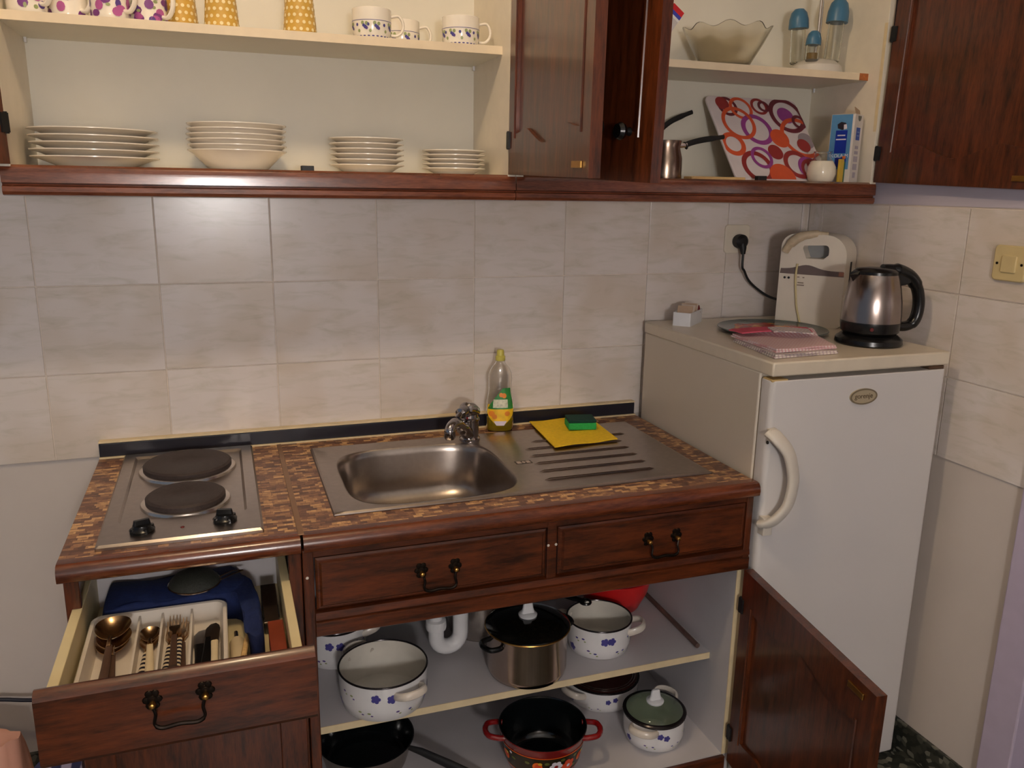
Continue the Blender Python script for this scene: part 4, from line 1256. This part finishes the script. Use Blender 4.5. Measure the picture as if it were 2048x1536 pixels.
obj('blue_square', B().box(.015, .038, -.0006, .0004, .108, .139), flat('carton_blue2', rgb(28, 74, 168)), ct, w=False, smooth=0)
for z_ in (.118, .127):
    obj('square_line', B().box(.019, .034, -.0009, .0004, z_, z_ + .0018), flat('carton_pale', rgb(130, 160, 200)), ct, w=False, smooth=0)
for k, (z_, h_, hw) in enumerate(((.086, .008, .010), (.073, .008, .011), (.054, .014, .0125), (.034, .015, .0125), (.014, .014, .008))):
    obj('text_block', B().box(.0265 - hw, .0265 + hw, -.0005, .0004, z_, z_ + h_), lines, ct, w=False, smooth=0)
obj('half_disc', B().prism([(.0285 + .010 * math.cos(PI + k * PI / 12), .168 + .013 * math.sin(PI + k * PI / 12)) for k in range(13)], -.0008, .0004, 'y'), flat('carton_grey', rgb(96, 98, 92)), ct, w=False, smooth=0)
obj('open_flap', B().box(.014, .048, .0, .0012, 0, .024, T(0, .004, CH - .001, rx=-18, ry=12)), mat('card_brown', rgb(176, 150, 124), .7), ct, w=False, smooth=0)
yp = thing('spice_packet', 'small yellow and green packet between the jar and the carton', 'packet', (1.4065, -.2575, ZF), rz=20)
obj('packet_body', B().box(0, .020, 0, .006, 0, .060), flat('packet_yellow', rgb(214, 176, 62)), yp, w=False, smooth=0, bevel=.001)
obj('green_edge', B().box(.020, .026, .0, .006, 0, .054), flat('packet_green', rgb(50, 100, 70)), yp, w=False, smooth=0, bevel=.001)
obj('orange_tip', B().box(.016, .025, .0, .006, .0605, .068), flat('packet_orange', rgb(220, 110, 50)), yp, w=False, smooth=0, bevel=.002)

# ================================================================== pots
ZL, ZM = .347, .12     # lower cabinet: shelf and floor
def loop_handle(r, z, ang, m, parent, wid=.032, out_=.03, rad=.0058, tilt=.012, flat_=1.0):
    c, s = math.cos(math.radians(ang)), math.sin(math.radians(ang))
    P_ = []
    for u, q in ((-wid, -.004), (-wid, .35), (-wid * .82, .85), (-wid * .4, 1), (0, 1.02), (wid * .4, 1), (wid * .82, .85), (wid, .35), (wid, -.004)):
        rr = math.sqrt(max(r * r - u * u, 0)) + max(q, -.1) * out_
        P_.append((rr * c - u * s, rr * s + u * c, z + tilt * max(q, 0)))
    return obj('handle', B().tube(fillet(P_, 4), rad, 10, flat=flat_), m, parent, w=False)
def pot_shell(r, h, rb=None, th=.0018):
    rb = rb or r * .93
    return [(0, 0), (rb - .008, 0), (rb, .005), (r * .99, h * .35), (r, h * .8), (r, h), (r - th, h), (r - th, h * .8), (r * .99 - th, h * .35), (rb - th, .0065), (rb - .01, .003), (0, .0028)]
def flowers(parent, rf, lo, hi, seed, a0=-170, a1=10, step=26, s=1.0):
    rnd = random.Random(seed)
    k = 0
    a = a0
    while a < a1:
        for j in range(2):
            z = lo + (hi - lo) * ((.25, .75)[(k + j) % 2] + rnd.uniform(-.08, .08))
            aa = math.radians(a + rnd.uniform(-3, 3) + j * 11)
            kind = (k + j) % 3
            b = B()
            if kind == 0:
                for q in range(5):
                    dab(b, rf, aa + .0062 * s / rf(z) * math.cos(q * 1.257), z + .0062 * s * math.sin(q * 1.257), .0046 * s, None, 8, .0006)
                dab(b, rf, aa, z, .006 * s, None, 8, .0007)
                b2 = B()
                b2.v, b2.f = b.v, b.f
                obj('flower_print', b2, blue_p, parent, w=False)['kind'] = 'stuff'
            else:
                mm = (leaf_p, violet, blue_p)[rnd.randrange(3)]
                dab(b, rf, aa, z, .0042 * s, .0024 * s, 8)
                obj('leaf_print', b, mm, parent, w=False)
                b3 = B()
                dab(b3, rf, aa + .06, z - .006 * s, .003 * s, .0018 * s, 8)
                obj('leaf_print', b3, violet if mm is leaf_p else leaf_p, parent, w=False)
        a += step
        k += 1
def enamel_pot(name, label, x, y, z, r, h, hang, flo=True, lid=None, fs=1.0, group=None, hz=.72, cat='pot'):
    t = thing(name, label, cat, (x, y, z), 0, group)
    sh_ = pot_shell(r, h)
    obj('pot_body', B().lathe(sh_[:6], 56), enamel, t, w=False, smooth=50)
    obj('pot_interior', B().lathe(sh_[5:], 56), enamel_in, t, w=False, smooth=50)
    obj('rim', B().tube([(r * math.cos(2 * PI * k / 56), r * math.sin(2 * PI * k / 56), h) for k in range(56)], .0022, 8, closed=True), rim_black, t, w=False)
    for a in hang:
        loop_handle(r * .985, h * hz, a, mat('handle_enamel', rgb(214, 204, 192), .25), t, wid=.031, out_=.030, rad=.0088, flat_=.55)
    if flo:
        rf = wall_at([(p[0], p[1]) for p in sh_[2:6]])
        flowers(t, rf, h * .12, h * .86, int(x * 1000), s=fs)
    return t
def glass_cover(parent, r, h, knob=True):
    l = obj('lid', B().lathe([(r - .004, h + .002), (r * .9, h + .008), (r * .6, h + .018), (.02, h + .0235), (.004, h + .024), (.004, h + .021), (.02, h + .0205), (r * .6, h + .015), (r * .9, h + .005), (r - .004, h + .001)], 48), glass_lid, parent, w=False, smooth=60)
    obj('lid_rim', B().lathe([(r - .006, h + .0005), (r + .002, h + .0005), (r + .003, h + .003), (r, h + .0055), (r - .006, h + .0055)], 48), rim_black, l, w=False)
    if knob:
        knob_white(l, h + .0235)
    return l
def knob_white(parent, z):
    b = B().lathe([(0, 0), (.021, 0), (.022, .004), (.018, .008), (0, .009)], 28, T(0, 0, z))
    b.loft([[(a, c, z + .006) for a, c in rrect(-.017, .017, -.008, .008, .007)], [(a, c, z + .018) for a, c in rrect(-.013, .013, -.0055, .0055, .005)], [(a, c, z + .030) for a, c in rrect(-.011, .011, -.0045, .0045, .004)], [(a, c, z + .033) for a, c in rrect(-.008, .008, -.003, .003, .003)]])
    return obj('lid_knob', b, white_plastic, parent, w=False, smooth=45)
gpot = 'white enamel pots with blue flowers'
enamel_pot('enamel_pot', 'large open white enamel pot with blue flowers, beside the drain pipe', .172, -.440, ZL, .0955, .087, (-66, 114), group=gpot)
enamel_pot('enamel_pot', 'medium open white enamel pot with blue flowers, right of the steel pot', .716, -.386, ZL, .079, .080, (-28, 152), group=gpot)
pl_ = enamel_pot('enamel_pot', 'white enamel pot with glass lid behind the large open pot', .097, -.236, ZL, .073, .098, (-12, 95), group=gpot)
glass_cover(pl_, .073, .093, knob=False)
sp_ = enamel_pot('enamel_pot', 'small white enamel pot with glass lid and white knob on the cabinet floor', .838, -.468, ZM, .0755, .072, (-138, 42), fs=.8, group=gpot, hz=.82)
glass_cover(sp_, .0755, .073)
lw = enamel_pot('enamel_pot', 'wide shallow white enamel pot with dark brown lid, behind the small pot', .790, -.268, ZM, .098, .062, (60, 200), fs=.7, group=gpot)
obj('lid', B().lathe([(0, .070), (.03, .0715), (.075, .068), (.092, .0645), (.094, .0635)], 48), mat('brown_glass', rgb(46, 20, 14), .1, coat=.5), lw, w=False)
for q in (.088, .082):
    obj('lid_ring', B().tube([(q * math.cos(2 * PI * k / 48), q * math.sin(2 * PI * k / 48), .0665 + (.088 - q) * .2) for k in range(48)], .0011, 6, closed=True), steel, lw, w=False)
# steel pot with black lid
stp = thing('steel_pot', 'tall stainless steel pot with black lid and white knob on the cabinet shelf', 'pot', (.510, -.432, ZL))
obj('pot_body', B().lathe([(0, 0), (.078, 0), (.088, .006), (.0925, .02), (.0935, .11), (.0955, .114), (.0955, .117), (.0915, .117), (.0910, .02), (.08, .004), (0, .003)], 64), mat('pot_steel', rgb(190, 172, 160), .17, metal=1, var=.04), stp, w=False, smooth=50)
sl = obj('lid', B().lathe([(.0975, .1175), (.0985, .119), (.096, .1225), (.080, .129), (.05, .137), (.02, .141), (0, .1415)], 56), mat('black_glaze', rgb(14, 14, 12), .1, coat=.6), stp, w=False, smooth=60)
obj('lid_rim', B().tube([(.0975 * math.cos(2 * PI * k / 56), .0975 * math.sin(2 * PI * k / 56), .1185) for k in range(56)], .0022, 8, closed=True), brass, sl, w=False)
knob_white(sl, .1405)
for a in (196, 14):
    loop_handle(.0935, .098, a, black_gloss, stp, wid=.024, out_=.026, rad=.0062, tilt=.0)
# a second steel pot with a black pan on it, behind
st2 = thing('steel_pot', 'low steel pot half hidden behind the tall steel pot', 'pot', (.470, -.212, ZL))
obj('pot_body', B().lathe(pot_shell(.092, .108, .086), 56), steel, st2, w=False, smooth=50)
obj('rim', B().tube([(.092 * math.cos(2 * PI * k / 48), .092 * math.sin(2 * PI * k / 48), .108) for k in range(48)], .002, 8, closed=True), steel, st2, w=False)
fp = thing('frying_pan', 'small black frying pan resting on the low steel pot', 'pan', (.486, -.208, ZL + .1102))
obj('pan_body', B().lathe([(0, 0), (.075, 0), (.082, .004), (.099, .034), (.097, .0345), (.080, .007), (0, .004)], 48), black_enamel, fp, w=False, smooth=50)
hp_ = fillet([(.054, -.075, .028), (.075, -.110, .036), (.115, -.166, .044), (.148, -.205, .044), (.168, -.226, .042)], 5)
obj('handle', B().tube(hp_, [.008] * 6 + [.0095] * 10 + [.0085] * 5, 10, flat=.55, up=(.8, .6, 0)), black_gloss, fp, w=False)
obj('hanging_loop', B().tube([(.168 + .012 * math.cos(k * PI / 10), -.226 + .0135 * math.sin(k * PI / 10), .042) for k in range(20)], .0032, 8, closed=True), black_gloss, fp, w=False)
rb = obj('mixing_bowl', B().lathe([(0, 0), (.06, 0), (.07, .004), (.092, .05), (.102, .092), (.106, .094), (.106, .097), (.100, .097), (.089, .052), (.067, .008), (0, .004)], 56), mat('red_plastic', rgb(206, 34, 34), .3, var=.03), None, w=False, loc=(.842, -.208, ZL), smooth=50)
tag(rb, 'bright red plastic bowl at the back of the cabinet shelf', 'bowl')
rb2 = obj('mixing_bowl', B().lathe([(0, 0), (.056, 0), (.064, .004), (.083, .04), (.0925, .082), (.0965, .084), (.0965, .0865), (.0905, .0865), (.0805, .042), (.061, .007), (0, .003)], 56), mat('salmon_plastic', rgb(206, 86, 74), .4, var=.03), None, w=False, loc=(.842, -.208, ZL + .0175), smooth=50)
tag(rb2, 'salmon coloured plastic bowl nested inside the red bowl', 'bowl')
stk = solo('wooden_rod', B().tube([(.952, -.10, ZL + .0066), (.944, -.475, ZL + .0066)], .0065, 10), wood('dark_stick', (8, 1, 8), rgb(78, 58, 52), rgb(118, 92, 82), .6, 0), (.948, -.29, ZL))
tag(stk, 'brown wooden rod lying along the side panel on the shelf', 'rod')
# drain pipe of the sink
dp = thing('drain_pipe', 'white plastic trap pipe under the sink', 'pipe', (.345, -.31, ZL))
ux = [(.317 + .031 - .031 * math.cos(k * PI / 10), -.335 + .0008 * k, .412 - .031 * math.sin(k * PI / 10)) for k in range(11)]
obj('u_bend', B().tube([(.317, -.335, .452)] + ux + [(.379, -.327, .55), (.379, -.327, .56)], .0185, 18), white_plastic, dp)
obj('riser', B().tube([(.317, -.335, .44), (.315, -.33, .52), (.308, -.315, .60), (.301, -.305, .655), (.299, -.303, .6715)], .0158, 16), white_plastic, dp)
obj('outlet', B().tube(fillet([(.379, -.327, .55), (.379, -.325, .60), (.385, -.27, .63), (.392, -.18, .63), (.395, -.034, .625)], 6), .0165, 16), white_plastic, dp)
for (cx, cy, cz, r) in ((.317, -.335, .435, .0235), (.379, -.327, .545, .022)):
    obj('coupling_nut', B().lathe([(.015, 0), (r, 0), (r + .0012, .006), (r, .022), (.015, .024)], 22, T(cx, cy, cz)), white_plastic, dp)
# on the cabinet floor
rp2 = thing('red_pot', 'dark red enamel pot with a band of flowers, black inside', 'pot', (.540, -.468, ZM))
rr_ = [(0, 0), (.072, 0), (.080, .005), (.0895, .03), (.0985, .075), (.1015, .096), (.104, .1), (.104, .103)]
obj('pot_body', B().lathe(rr_, 64), red_enamel, rp2, w=False, smooth=50)
obj('pot_interior', B().lathe([(.104, .103), (.1015, .103), (.099, .096), (.0965, .075), (.0875, .031), (.078, .0065), (.07, .0035), (0, .003)], 64), black_enamel, rp2, w=False, smooth=50)
for a in (-22, 166):
    loop_handle(.0985, .088, a, red_enamel, rp2, wid=.03, out_=.036, rad=.0068, tilt=.004)
rfp = wall_at(rr_[2:])
def band(z0, z1, m, off, name):
    b = B()
    n, k_ = 72, 8
    for j in range(k_ + 1):
        z = z0 + (z1 - z0) * j / k_
        for i in range(n):
            a = 2 * PI * i / n
            b.v.append(((rfp(z) + off) * math.cos(a), (rfp(z) + off) * math.sin(a), z))
    for j in range(k_):
        for i in range(n):
            b.f.append((j * n + i, j * n + (i + 1) % n, (j + 1) * n + (i + 1) % n, (j + 1) * n + i))
    obj(name, b, m, rp2, w=False)
band(.030, .080, dark_band, .0005, 'dark_band')
band(.0795, .0815, orange_p, .0008, 'band_line')
band(.0285, .0305, orange_p, .0008, 'band_line')
def blossom(a, z, kind):
    a = math.radians(a)
    def d(nm, m, da, dz, ra, rb_, off):
        b = B()
        dab(b, rfp, a + da / rfp(z), z + dz, ra, rb_, 12, off)
        obj(nm, b, m, rp2, w=False)
    if kind == 'white':
        for q in range(6):
            d('petal', white_p, .0095 * math.cos(q * PI / 3), .0095 * math.sin(q * PI / 3), .0062, .0062, .0012)
        d('flower_centre', red_enamel, 0, 0, .0048, .0048, .0016)
    elif kind == 'orange':
        d('flower_head', orange_p, 0, 0, .0115, .0125, .0012)
        d('flower_centre', orange2_p, .001, 0, .007, .008, .0016)
        d('petal', yellow_p, .006, .009, .005, .004, .0018)
    elif kind == 'red':
        for q in range(5):
            d('petal', orange2_p, .010 * math.cos(q * 1.257 + .6), .010 * math.sin(q * 1.257 + .6), .0078, .0078, .0012)
        d('flower_centre', white_p, 0, 0, .0042, .0042, .0018)
    elif kind == 'dot':
        d('small_flower', white_p, 0, 0, .0036, .0036, .0012)
    else:
        d('leaf_print', olive_p, 0, 0, .006, .0042, .0009)
for base in (-200, -80, 40):
    for da, z, k in ((-28, .057, 'orange'), (-2, .055, 'white'), (17, .05, 'red'), (40, .056, 'orange'), (52, .073, 'dot'), (-15, .066, 'leaf'), (-13, .046, 'leaf'), (7, .071, 'leaf'), (9, .038, 'leaf'), (28, .070, 'leaf'), (29, .041, 'leaf'), (56, .060, 'leaf'), (-42, .064, 'leaf'), (-38, .042, 'leaf')):
        blossom(base + da - 10, z, k)
bp_ = thing('frying_pan', 'large black-lined frying pan on the cabinet floor beneath the shelf', 'pan', (.146, -.335, ZM))
obj('pan_body', B().lathe([(0, 0), (.085, 0), (.094, .005), (.110, .062), (.113, .066)], 56), mat('pan_metal', rgb(150, 140, 130), .3, metal=.9), bp_, w=False, smooth=50)
obj('pan_lining', B().lathe([(.113, .066), (.110, .0665), (.107, .062), (.092, .009), (.083, .006), (0, .006)], 56), black_enamel, bp_, w=False, smooth=50)
obj('handle', B().tube([(.088, -.060, .056), (.115, -.079, .052), (.17, -.121, .036), (.25, -.182, .012)], [.006, .0095, .0115, .0115], 12, flat=.7), black_soft, bp_, w=False)

# ================================================================== inside the drawer
ZD = .649
ctray = thing('cutlery_tray', 'white plastic cutlery tray with four compartments in the open drawer', 'tray', (-.248, -.70, ZD))
tx0, tx1, ty0, ty1, th_ = -.362, -.136, -.842, -.553, .046
tm = mat('tray_plastic', rgb(226, 216, 202), .35, var=.02)
ring = lambda e, h, r: [(p[0], p[1], h) for p in rrect(tx0 + e, tx1 - e, ty0 + e, ty1 - e, r)]
obj('tray_shell', B().loft([ring(.014, ZD, .012), ring(.005, ZD + th_ - .002, .018), ring(0, ZD + th_, .02), ring(.002, ZD + th_ + .002, .02), ring(.007, ZD + th_ + .001, .016), ring(.014, ZD + .016, .012)]), tm, ctray, smooth=40)
for dx in (-.2835, -.2455, -.1965):
    obj('divider', B().loft([[(dx - .003, -.826, ZD + .0155), (dx + .003, -.826, ZD + .0155), (dx + .003, -.567, ZD + .0155), (dx - .003, -.567, ZD + .0155)], [(dx - .0018, -.83, ZD + .041), (dx + .0018, -.83, ZD + .041), (dx + .0018, -.563, ZD + .041), (dx - .0018, -.563, ZD + .041)]]), tm, ctray, smooth=0)
gold_steel = mat('warm_steel', rgb(214, 180, 138), .24, metal=1, var=.05)
striped = plaid('striped_handle', rgb(26, 26, 40), rgb(222, 206, 176), rgb(26, 26, 40), 1, .5)
def hstripe():
    m, nt, p, N, L = newmat('black_cream_stripes')
    tc = N.new('ShaderNodeTexCoord')
    wv = N.new('ShaderNodeTexWave')
    wv.bands_direction = 'Y'
    wv.inputs['Scale'].default_value = 26
    L.new(tc.outputs['Object'], wv.inputs['Vector'])
    rp = N.new('ShaderNodeValToRGB')
    rp.color_ramp.elements[0].position, rp.color_ramp.elements[1].position = .45, .55
    rp.color_ramp.elements[0].color, rp.color_ramp.elements[1].color = rgb(24, 24, 44), rgb(224, 208, 178)
    L.new(wv.outputs['Fac'], rp.inputs['Fac'])
    L.new(rp.outputs['Color'], p.inputs['Base Color'])
    p.inputs['Roughness'].default_value = .35
    return m
stripe_m = hstripe()
handle_cream = mat('handle_cream', rgb(222, 204, 168), .4, var=.04)
handle_brown = mat('handle_brown', rgb(84, 62, 50), .4, var=.15)
def spoon(x, y, z, wb_, lb, hl, hm, label, group, rz=0, tilt=0, name='spoon'):
    """the handle runs towards the drawer front"""
    t = thing(name, label, 'spoon', (x, y, z), rz, group)
    n, k_ = 28, 7
    D_ = .016 * wb_ / .03
    def ell(r, zz):
        return [(wb_ * r * math.cos(2 * PI * i / n) * (1 + .08 * math.sin(2 * PI * i / n)), lb * (1 - .12 * math.sin(2 * PI * i / n)) * r * math.sin(2 * PI * i / n), zz) for i in range(n)]
    inner = [ell(.06 + .94 * q / k_, D_ * (.06 + .94 * q / k_) ** 2.2 + .0009) for q in range(k_ + 1)]
    outer = [ell(1.012 * (.06 + .94 * q / k_), D_ * (.06 + .94 * q / k_) ** 2.2) for q in range(k_, -1, -1)]
    b = B().loft(inner + outer)
    obj('spoon_bowl', b, gold_steel, t, w=False, smooth=70)
    obj('neck', B().tube([(0, -lb * .98, D_), (0, -lb * 1.3, D_ + .002), (0, -lb * 1.6, D_ * .6 + .003)], [.0042, .003, .0042], 10), gold_steel, t, w=False)
    y0_ = -lb * 1.5
    obj('handle', B().tube([(0, y0_, D_ * .6 + .003), (0, y0_ - hl * .5, .005), (0, y0_ - hl, .0045)], [.005, .0065, .0075], 12, flat=.6, up=(1, 0, 0)), hm, t, w=False)
    return t
zt = ZD + .0164
spoon(-.323, -.622, zt, .0265, .037, .115, handle_brown, 'soup spoon with brown handle in the tray, under the others', 'soup spoons in the tray', -2)
spoon(-.319, -.628, zt + .0125, .0275, .038, .112, handle_brown, 'soup spoon with brown handle, second in its pile', 'soup spoons in the tray', 3)
spoon(-.3205, -.618, zt + .0255, .0285, .0395, .118, handle_brown, 'soup spoon with brown handle on top of the pile', 'soup spoons in the tray', 0)
spoon(-.265, -.628, zt + .0000, .0155, .024, .105, stripe_m, 'teaspoon with black and cream striped handle in the tray', 'teaspoons in the tray', -3)
spoon(-.2635, -.620, zt + .0100, .0165, .0255, .10, handle_cream, 'teaspoon with plain cream handle on the striped one', 'teaspoons in the tray', 3)
def fork(x, y, z, hm, label, rz):
    t = thing('fork', label, 'fork', (x, y, z), rz, 'forks in the tray')
    for q in range(4):
        xx = -.0084 + .0056 * q
        obj('tine', B().tube([(xx, .048, .0035), (xx, .03, .0015), (xx * .96, .008, .003)], [.0008, .0014, .0016], 6), gold_steel, t, w=False)
    obj('fork_root', B().loft([[(-.0092, .011, .0018), (.0092, .011, .0018), (.0092, .011, .0042), (-.0092, .011, .0042)], [(-.0088, 0, .002), (.0088, 0, .002), (.0088, 0, .005), (-.0088, 0, .005)], [(-.003, -.014, .003), (.003, -.014, .003), (.003, -.014, .006), (-.003, -.014, .006)], [(-.0028, -.03, .003), (.0028, -.03, .003), (.0028, -.03, .006), (-.0028, -.03, .006)]]), gold_steel, t, w=False)
    obj('handle', B().tube([(0, -.026, .0045), (0, -.08, .004), (0, -.125, .004)], [.0045, .0055, .0065], 10, flat=.6, up=(1, 0, 0)), hm, t, w=False)
for i, (dx, dy, dz, hm, lab) in enumerate(((-.0095, .0, 0, stripe_m, 'fork with striped handle lying lowest beside the divider'), (.010, .004, 0, handle_brown, 'fork with brown handle lying lowest beside the knives'), (-.005, -.004, .0095, stripe_m, 'fork with striped handle in the middle layer'), (.0065, .003, .0095, stripe_m, 'fork with striped handle in the middle layer near the knives'), (-.002, -.002, .019, handle_brown, 'fork with brown handle on top of the fork pile'))):
    fork(-.2215 + dx, -.622 + dy, zt + dz, hm, lab, (-2, 1, 3, -1, 1)[i])
def knife(x, y, z, hm, w_, label, rz, hl=.11):
    t = thing('table_knife', label, 'knife', (x, y, z), rz, 'knives in the tray')
    bl = [(-w_, 0), (w_, 0), (w_, .038), (w_ * .8, .05), (w_ * .3, .058), (-w_ * .4, .055), (-w_, .04)]
    obj('blade', B().prism(bl, .003, .0045), steel, t, w=False, smooth=0)
    obj('handle', B().loft([[(p[0], yy, p[1]) for p in rrect(-hw, hw, 0, hh, .0028, 3)] for yy, hw, hh in ((.004, w_ * .92, .009), (-.04, w_ * .85, .010), (-hl, w_ * .95, .010))]), hm, t, w=False, smooth=40)
knife(-.1785, -.668, zt, black_gloss, .0145, 'knife with broad black handle next to the forks', 1)
knife(-.1635, -.668, zt + .0105, black_gloss, .0120, 'knife with black handle lying across the broad one', -4)
knife(-.1575, -.70, zt + .021, handle_cream, .0065, 'knife with cream handle beside the tray wall', 0, .1)
# beside and behind the tray
def soft_bag():
    out = [(-.346, -.438), (-.25, -.432), (-.15, -.430), (-.118, -.432), (-.098, -.47), (-.083, -.52), (-.077, -.58), (-.076, -.655), (-.080, -.71), (-.099, -.712), (-.102, -.65), (-.106, -.595), (-.122, -.548), (-.2, -.546), (-.28, -.546), (-.346, -.544)]
    P_ = fillet([(a, b_, 0) for a, b_ in out + out[:1]], 4)[:-1]
    cx, cy = -.16, -.50
    b = B()
    def rg(s, h):
        r = []
        for i, p in enumerate(P_):
            nx, ny = p.x - cx, p.y - cy
            r.append((p.x, p.y, h + .004 * math.sin(i * .9) + .003 * math.sin(i * 2.3)) if s == 0 else (p.x - .006 * s * (1 if nx > 0 else -1), p.y - .006 * s * (1 if ny > 0 else -1), h + .004 * math.sin(i * 1.1 + s)))
        return r
    base = [(p.x, p.y, ZD) for p in P_]
    b.loft([base, rg(0, ZD + .030), rg(.6, ZD + .050), rg(1.3, ZD + .054)])
    o = solo('cloth_pouch', b, mat('navy_cloth', rgb(22, 38, 86), .85, var=.2, scale=60, bump=.5, bscale=120), (-.2, -.49, ZD), smooth=60)
    tag(o, 'dark blue cloth pouch folded behind the cutlery tray', 'pouch')
soft_bag()
sr = thing('sieve', 'dark mesh strainer lying on the blue cloth pouch', 'strainer', (-.192, -.500, ZD + .060))
obj('mesh_dome', B().lathe([(.046, 0), (.044, .008), (.034, .018), (.018, .024), (0, .0255)], 32), mat('dark_mesh', rgb(52, 54, 48), .6, var=.3, scale=400, bump=.6, bscale=900), sr, w=False, smooth=60)
obj('rim', B().tube([(.046 * math.cos(2 * PI * k / 32), .046 * math.sin(2 * PI * k / 32), .001) for k in range(32)], .0018, 6, closed=True), steel, sr, w=False)
obj('wire_handle', B().tube([(.044, .010, .002), (.068, .020, .006), (.088, .022, .004)], .0017, 6).tube([(.045, -.006, .002), (.070, .006, .006), (.088, .022, .004)], .0017, 6), steel, sr, w=False)
rpn = thing('pastry_roller', 'cream handled kitchen tool lying beside the cutlery tray', 'kitchen tool', (-.1198, -.725, ZD + .0005), rz=2)
obj('cream_handle', B().tube([(0, -.095, .0145), (0, -.09, .0145), (0, .06, .0145), (0, .07, .0145)], [.009, .0145, .0135, .009], 18), handle_cream, rpn, w=False)
obj('metal_shank', B().tube([(0, .065, .0145), (0, .1, .014)], .0035, 8), steel, rpn, w=False)
tk = thing('kitchen_knife', 'kitchen knife with black riveted handle beside the brown box', 'knife', (-.092, -.77, ZD + .0005), rz=-2)
obj('handle', B().loft([[(p[0], yy, p[1]) for p in rrect(-.0075, .0075, 0, .016, .004, 3)] for yy in (-.06, 0, .045)]), black_gloss, tk, w=False, smooth=40)
obj('rivet', B().lathe([(0, 0), (.0025, 0), (.002, .0008), (0, .001)], 10, T(0, .03, .016)), steel, tk, w=False)
pe = thing('peeler', 'small vegetable peeler with tan wooden handle leaning by the roller', 'peeler', (-.1065, -.69, ZD + .0255), rz=-8)
obj('handle', B().tube([(0, -.05, .004), (0, 0, .006), (.002, .03, .012)], [.005, .0045, .0035], 10), wood_light, pe, w=False)
obj('blade', B().box(-.012, .012, -.004, .004, 0, .0015, T(.006, .040, .014, rz=-30)), cream_plastic, pe, w=False, smooth=0)
rbx = thing('flat_box', 'narrow red-brown box along the side of the drawer', 'box', (-.0565, -.71, ZD))
obj('box_body', B().box(-.0125, .0125, -.075, .045, 0, .044), mat('red_brown_card', rgb(124, 52, 30), .5, var=.1), rbx, w=False, bevel=.002)
obj('box_lid', B().box(-.0132, .0132, -.0755, .0455, .044, .049), mat('red_brown_card2', rgb(136, 60, 36), .45, var=.1), rbx, w=False, bevel=.002)
gt = thing('grey_grater', 'grey metal grater in the back corner of the drawer', 'grater', (-.0605, -.56, ZD), rz=0)
obj('plate', B().box(-.014, .014, -.07, .05, .0, .003, T(0, 0, .034, rx=8)), steel_soft, gt, w=False, smooth=0, bevel=.001)
obj('stand', B().box(-.014, -.0125, -.06, .045, 0, .034).box(.0125, .014, -.06, .045, 0, .034), black_soft, gt, w=False, smooth=0)

# ================================================================== left of the units
pb = B()
def bag(x, y, w_, d_, h_, m, name, label, cat, seed, rz=0):
    rnd = random.Random(seed)
    n = 28
    rings = []
    for k in range(9):
        u = k / 8
        pin = 1 - .18 * u ** 2
        r = []
        for i in range(n):
            a = 2 * PI * i / n
            c, s = math.cos(a), math.sin(a)
            wob = 1 + .06 * math.sin(3 * a + 5 * u + seed) + .04 * math.sin(7 * a - 3 * u)
            r.append((w_ / 2 * math.copysign(abs(c) ** .6, c) * pin * (wob if k else 1), d_ / 2 * math.copysign(abs(s) ** .6, s) * (1 - .45 * u ** 2) * (wob if k else 1), u * h_ + (.012 * math.sin(2 * a + seed) if k == 8 else 0)))
        rings.append(r)
    o = obj(name, B().loft(rings), m, None, w=False, loc=(x, y, 0), rot=(0, 0, math.radians(rz)), smooth=60)
    return tag(o, label, cat)
bag(-.625, -.27, .13, .16, .305, mat('peach_paper', rgb(214, 160, 140), .7, var=.08, scale=12, bump=.4, bscale=40), 'paper_bag', 'peach coloured paper bag on the floor left of the base unit', 'bag', 3)
bag(-.505, -.20, .10, .12, .245, mat('beige_cloth', rgb(196, 176, 150), .85, var=.08, scale=12, bump=.4, bscale=40), 'cloth_bag', 'beige cloth bag on the floor between the paper bag and the striped bag', 'bag', 8)
def stripes():
    m, nt, p, N, L = newmat('blue_white_stripes')
    tc = N.new('ShaderNodeTexCoord')
    wv = N.new('ShaderNodeTexWave')
    wv.bands_direction = 'X'
    wv.inputs['Scale'].default_value = 9
    wv.inputs['Distortion'].default_value = 1.2
    L.new(tc.outputs['Object'], wv.inputs['Vector'])
    rp = N.new('ShaderNodeValToRGB')
    rp.color_ramp.elements[0].color, rp.color_ramp.elements[1].color = rgb(46, 50, 92), rgb(190, 180, 204)
    rp.color_ramp.elements[0].position, rp.color_ramp.elements[1].position = .4, .6
    L.new(wv.outputs['Fac'], rp.inputs['Fac'])
    L.new(rp.outputs['Color'], p.inputs['Base Color'])
    p.inputs['Roughness'].default_value = .7
    return m
bag(-.475, -.44, .12, .15, .325, stripes(), 'striped_bag', 'blue and white striped bag on the floor beside the open drawer unit', 'bag', 5)
cb = thing('power_cable', 'black power cable hanging along the wall left of the base unit', 'cable', (-.66, -.04, .265))
obj('cable', B().tube(fillet([(-.985, -.03, .36), (-.97, -.055, .34), (-.90, -.05, .31), (-.78, -.045, .285), (-.66, -.045, .263), (-.60, -.05, .252), (-.52, -.06, .246), (-.44, -.05, .25), (-.4, -.012, .26)], 6), .0048, 8), mat('cable_black', rgb(22, 22, 36), .5), cb)
obj('plug', B().lathe([(0, 0), (.019, 0), (.020, .02), (.01, .03), (0, .03)], 20, T(-.985, -.0065, .36, rx=90)), black_soft, cb)
ws2 = thing('wall_socket', 'white wall socket low on the plaster with the cable plugged in', 'socket', (-.985, .006, .36))
obj('plate', B().prism(rrect(-1.025, -.945, .32, .40, .01), -.0055, .0058, 'y'), ivory_plastic, ws2, smooth=30, bevel=.002)
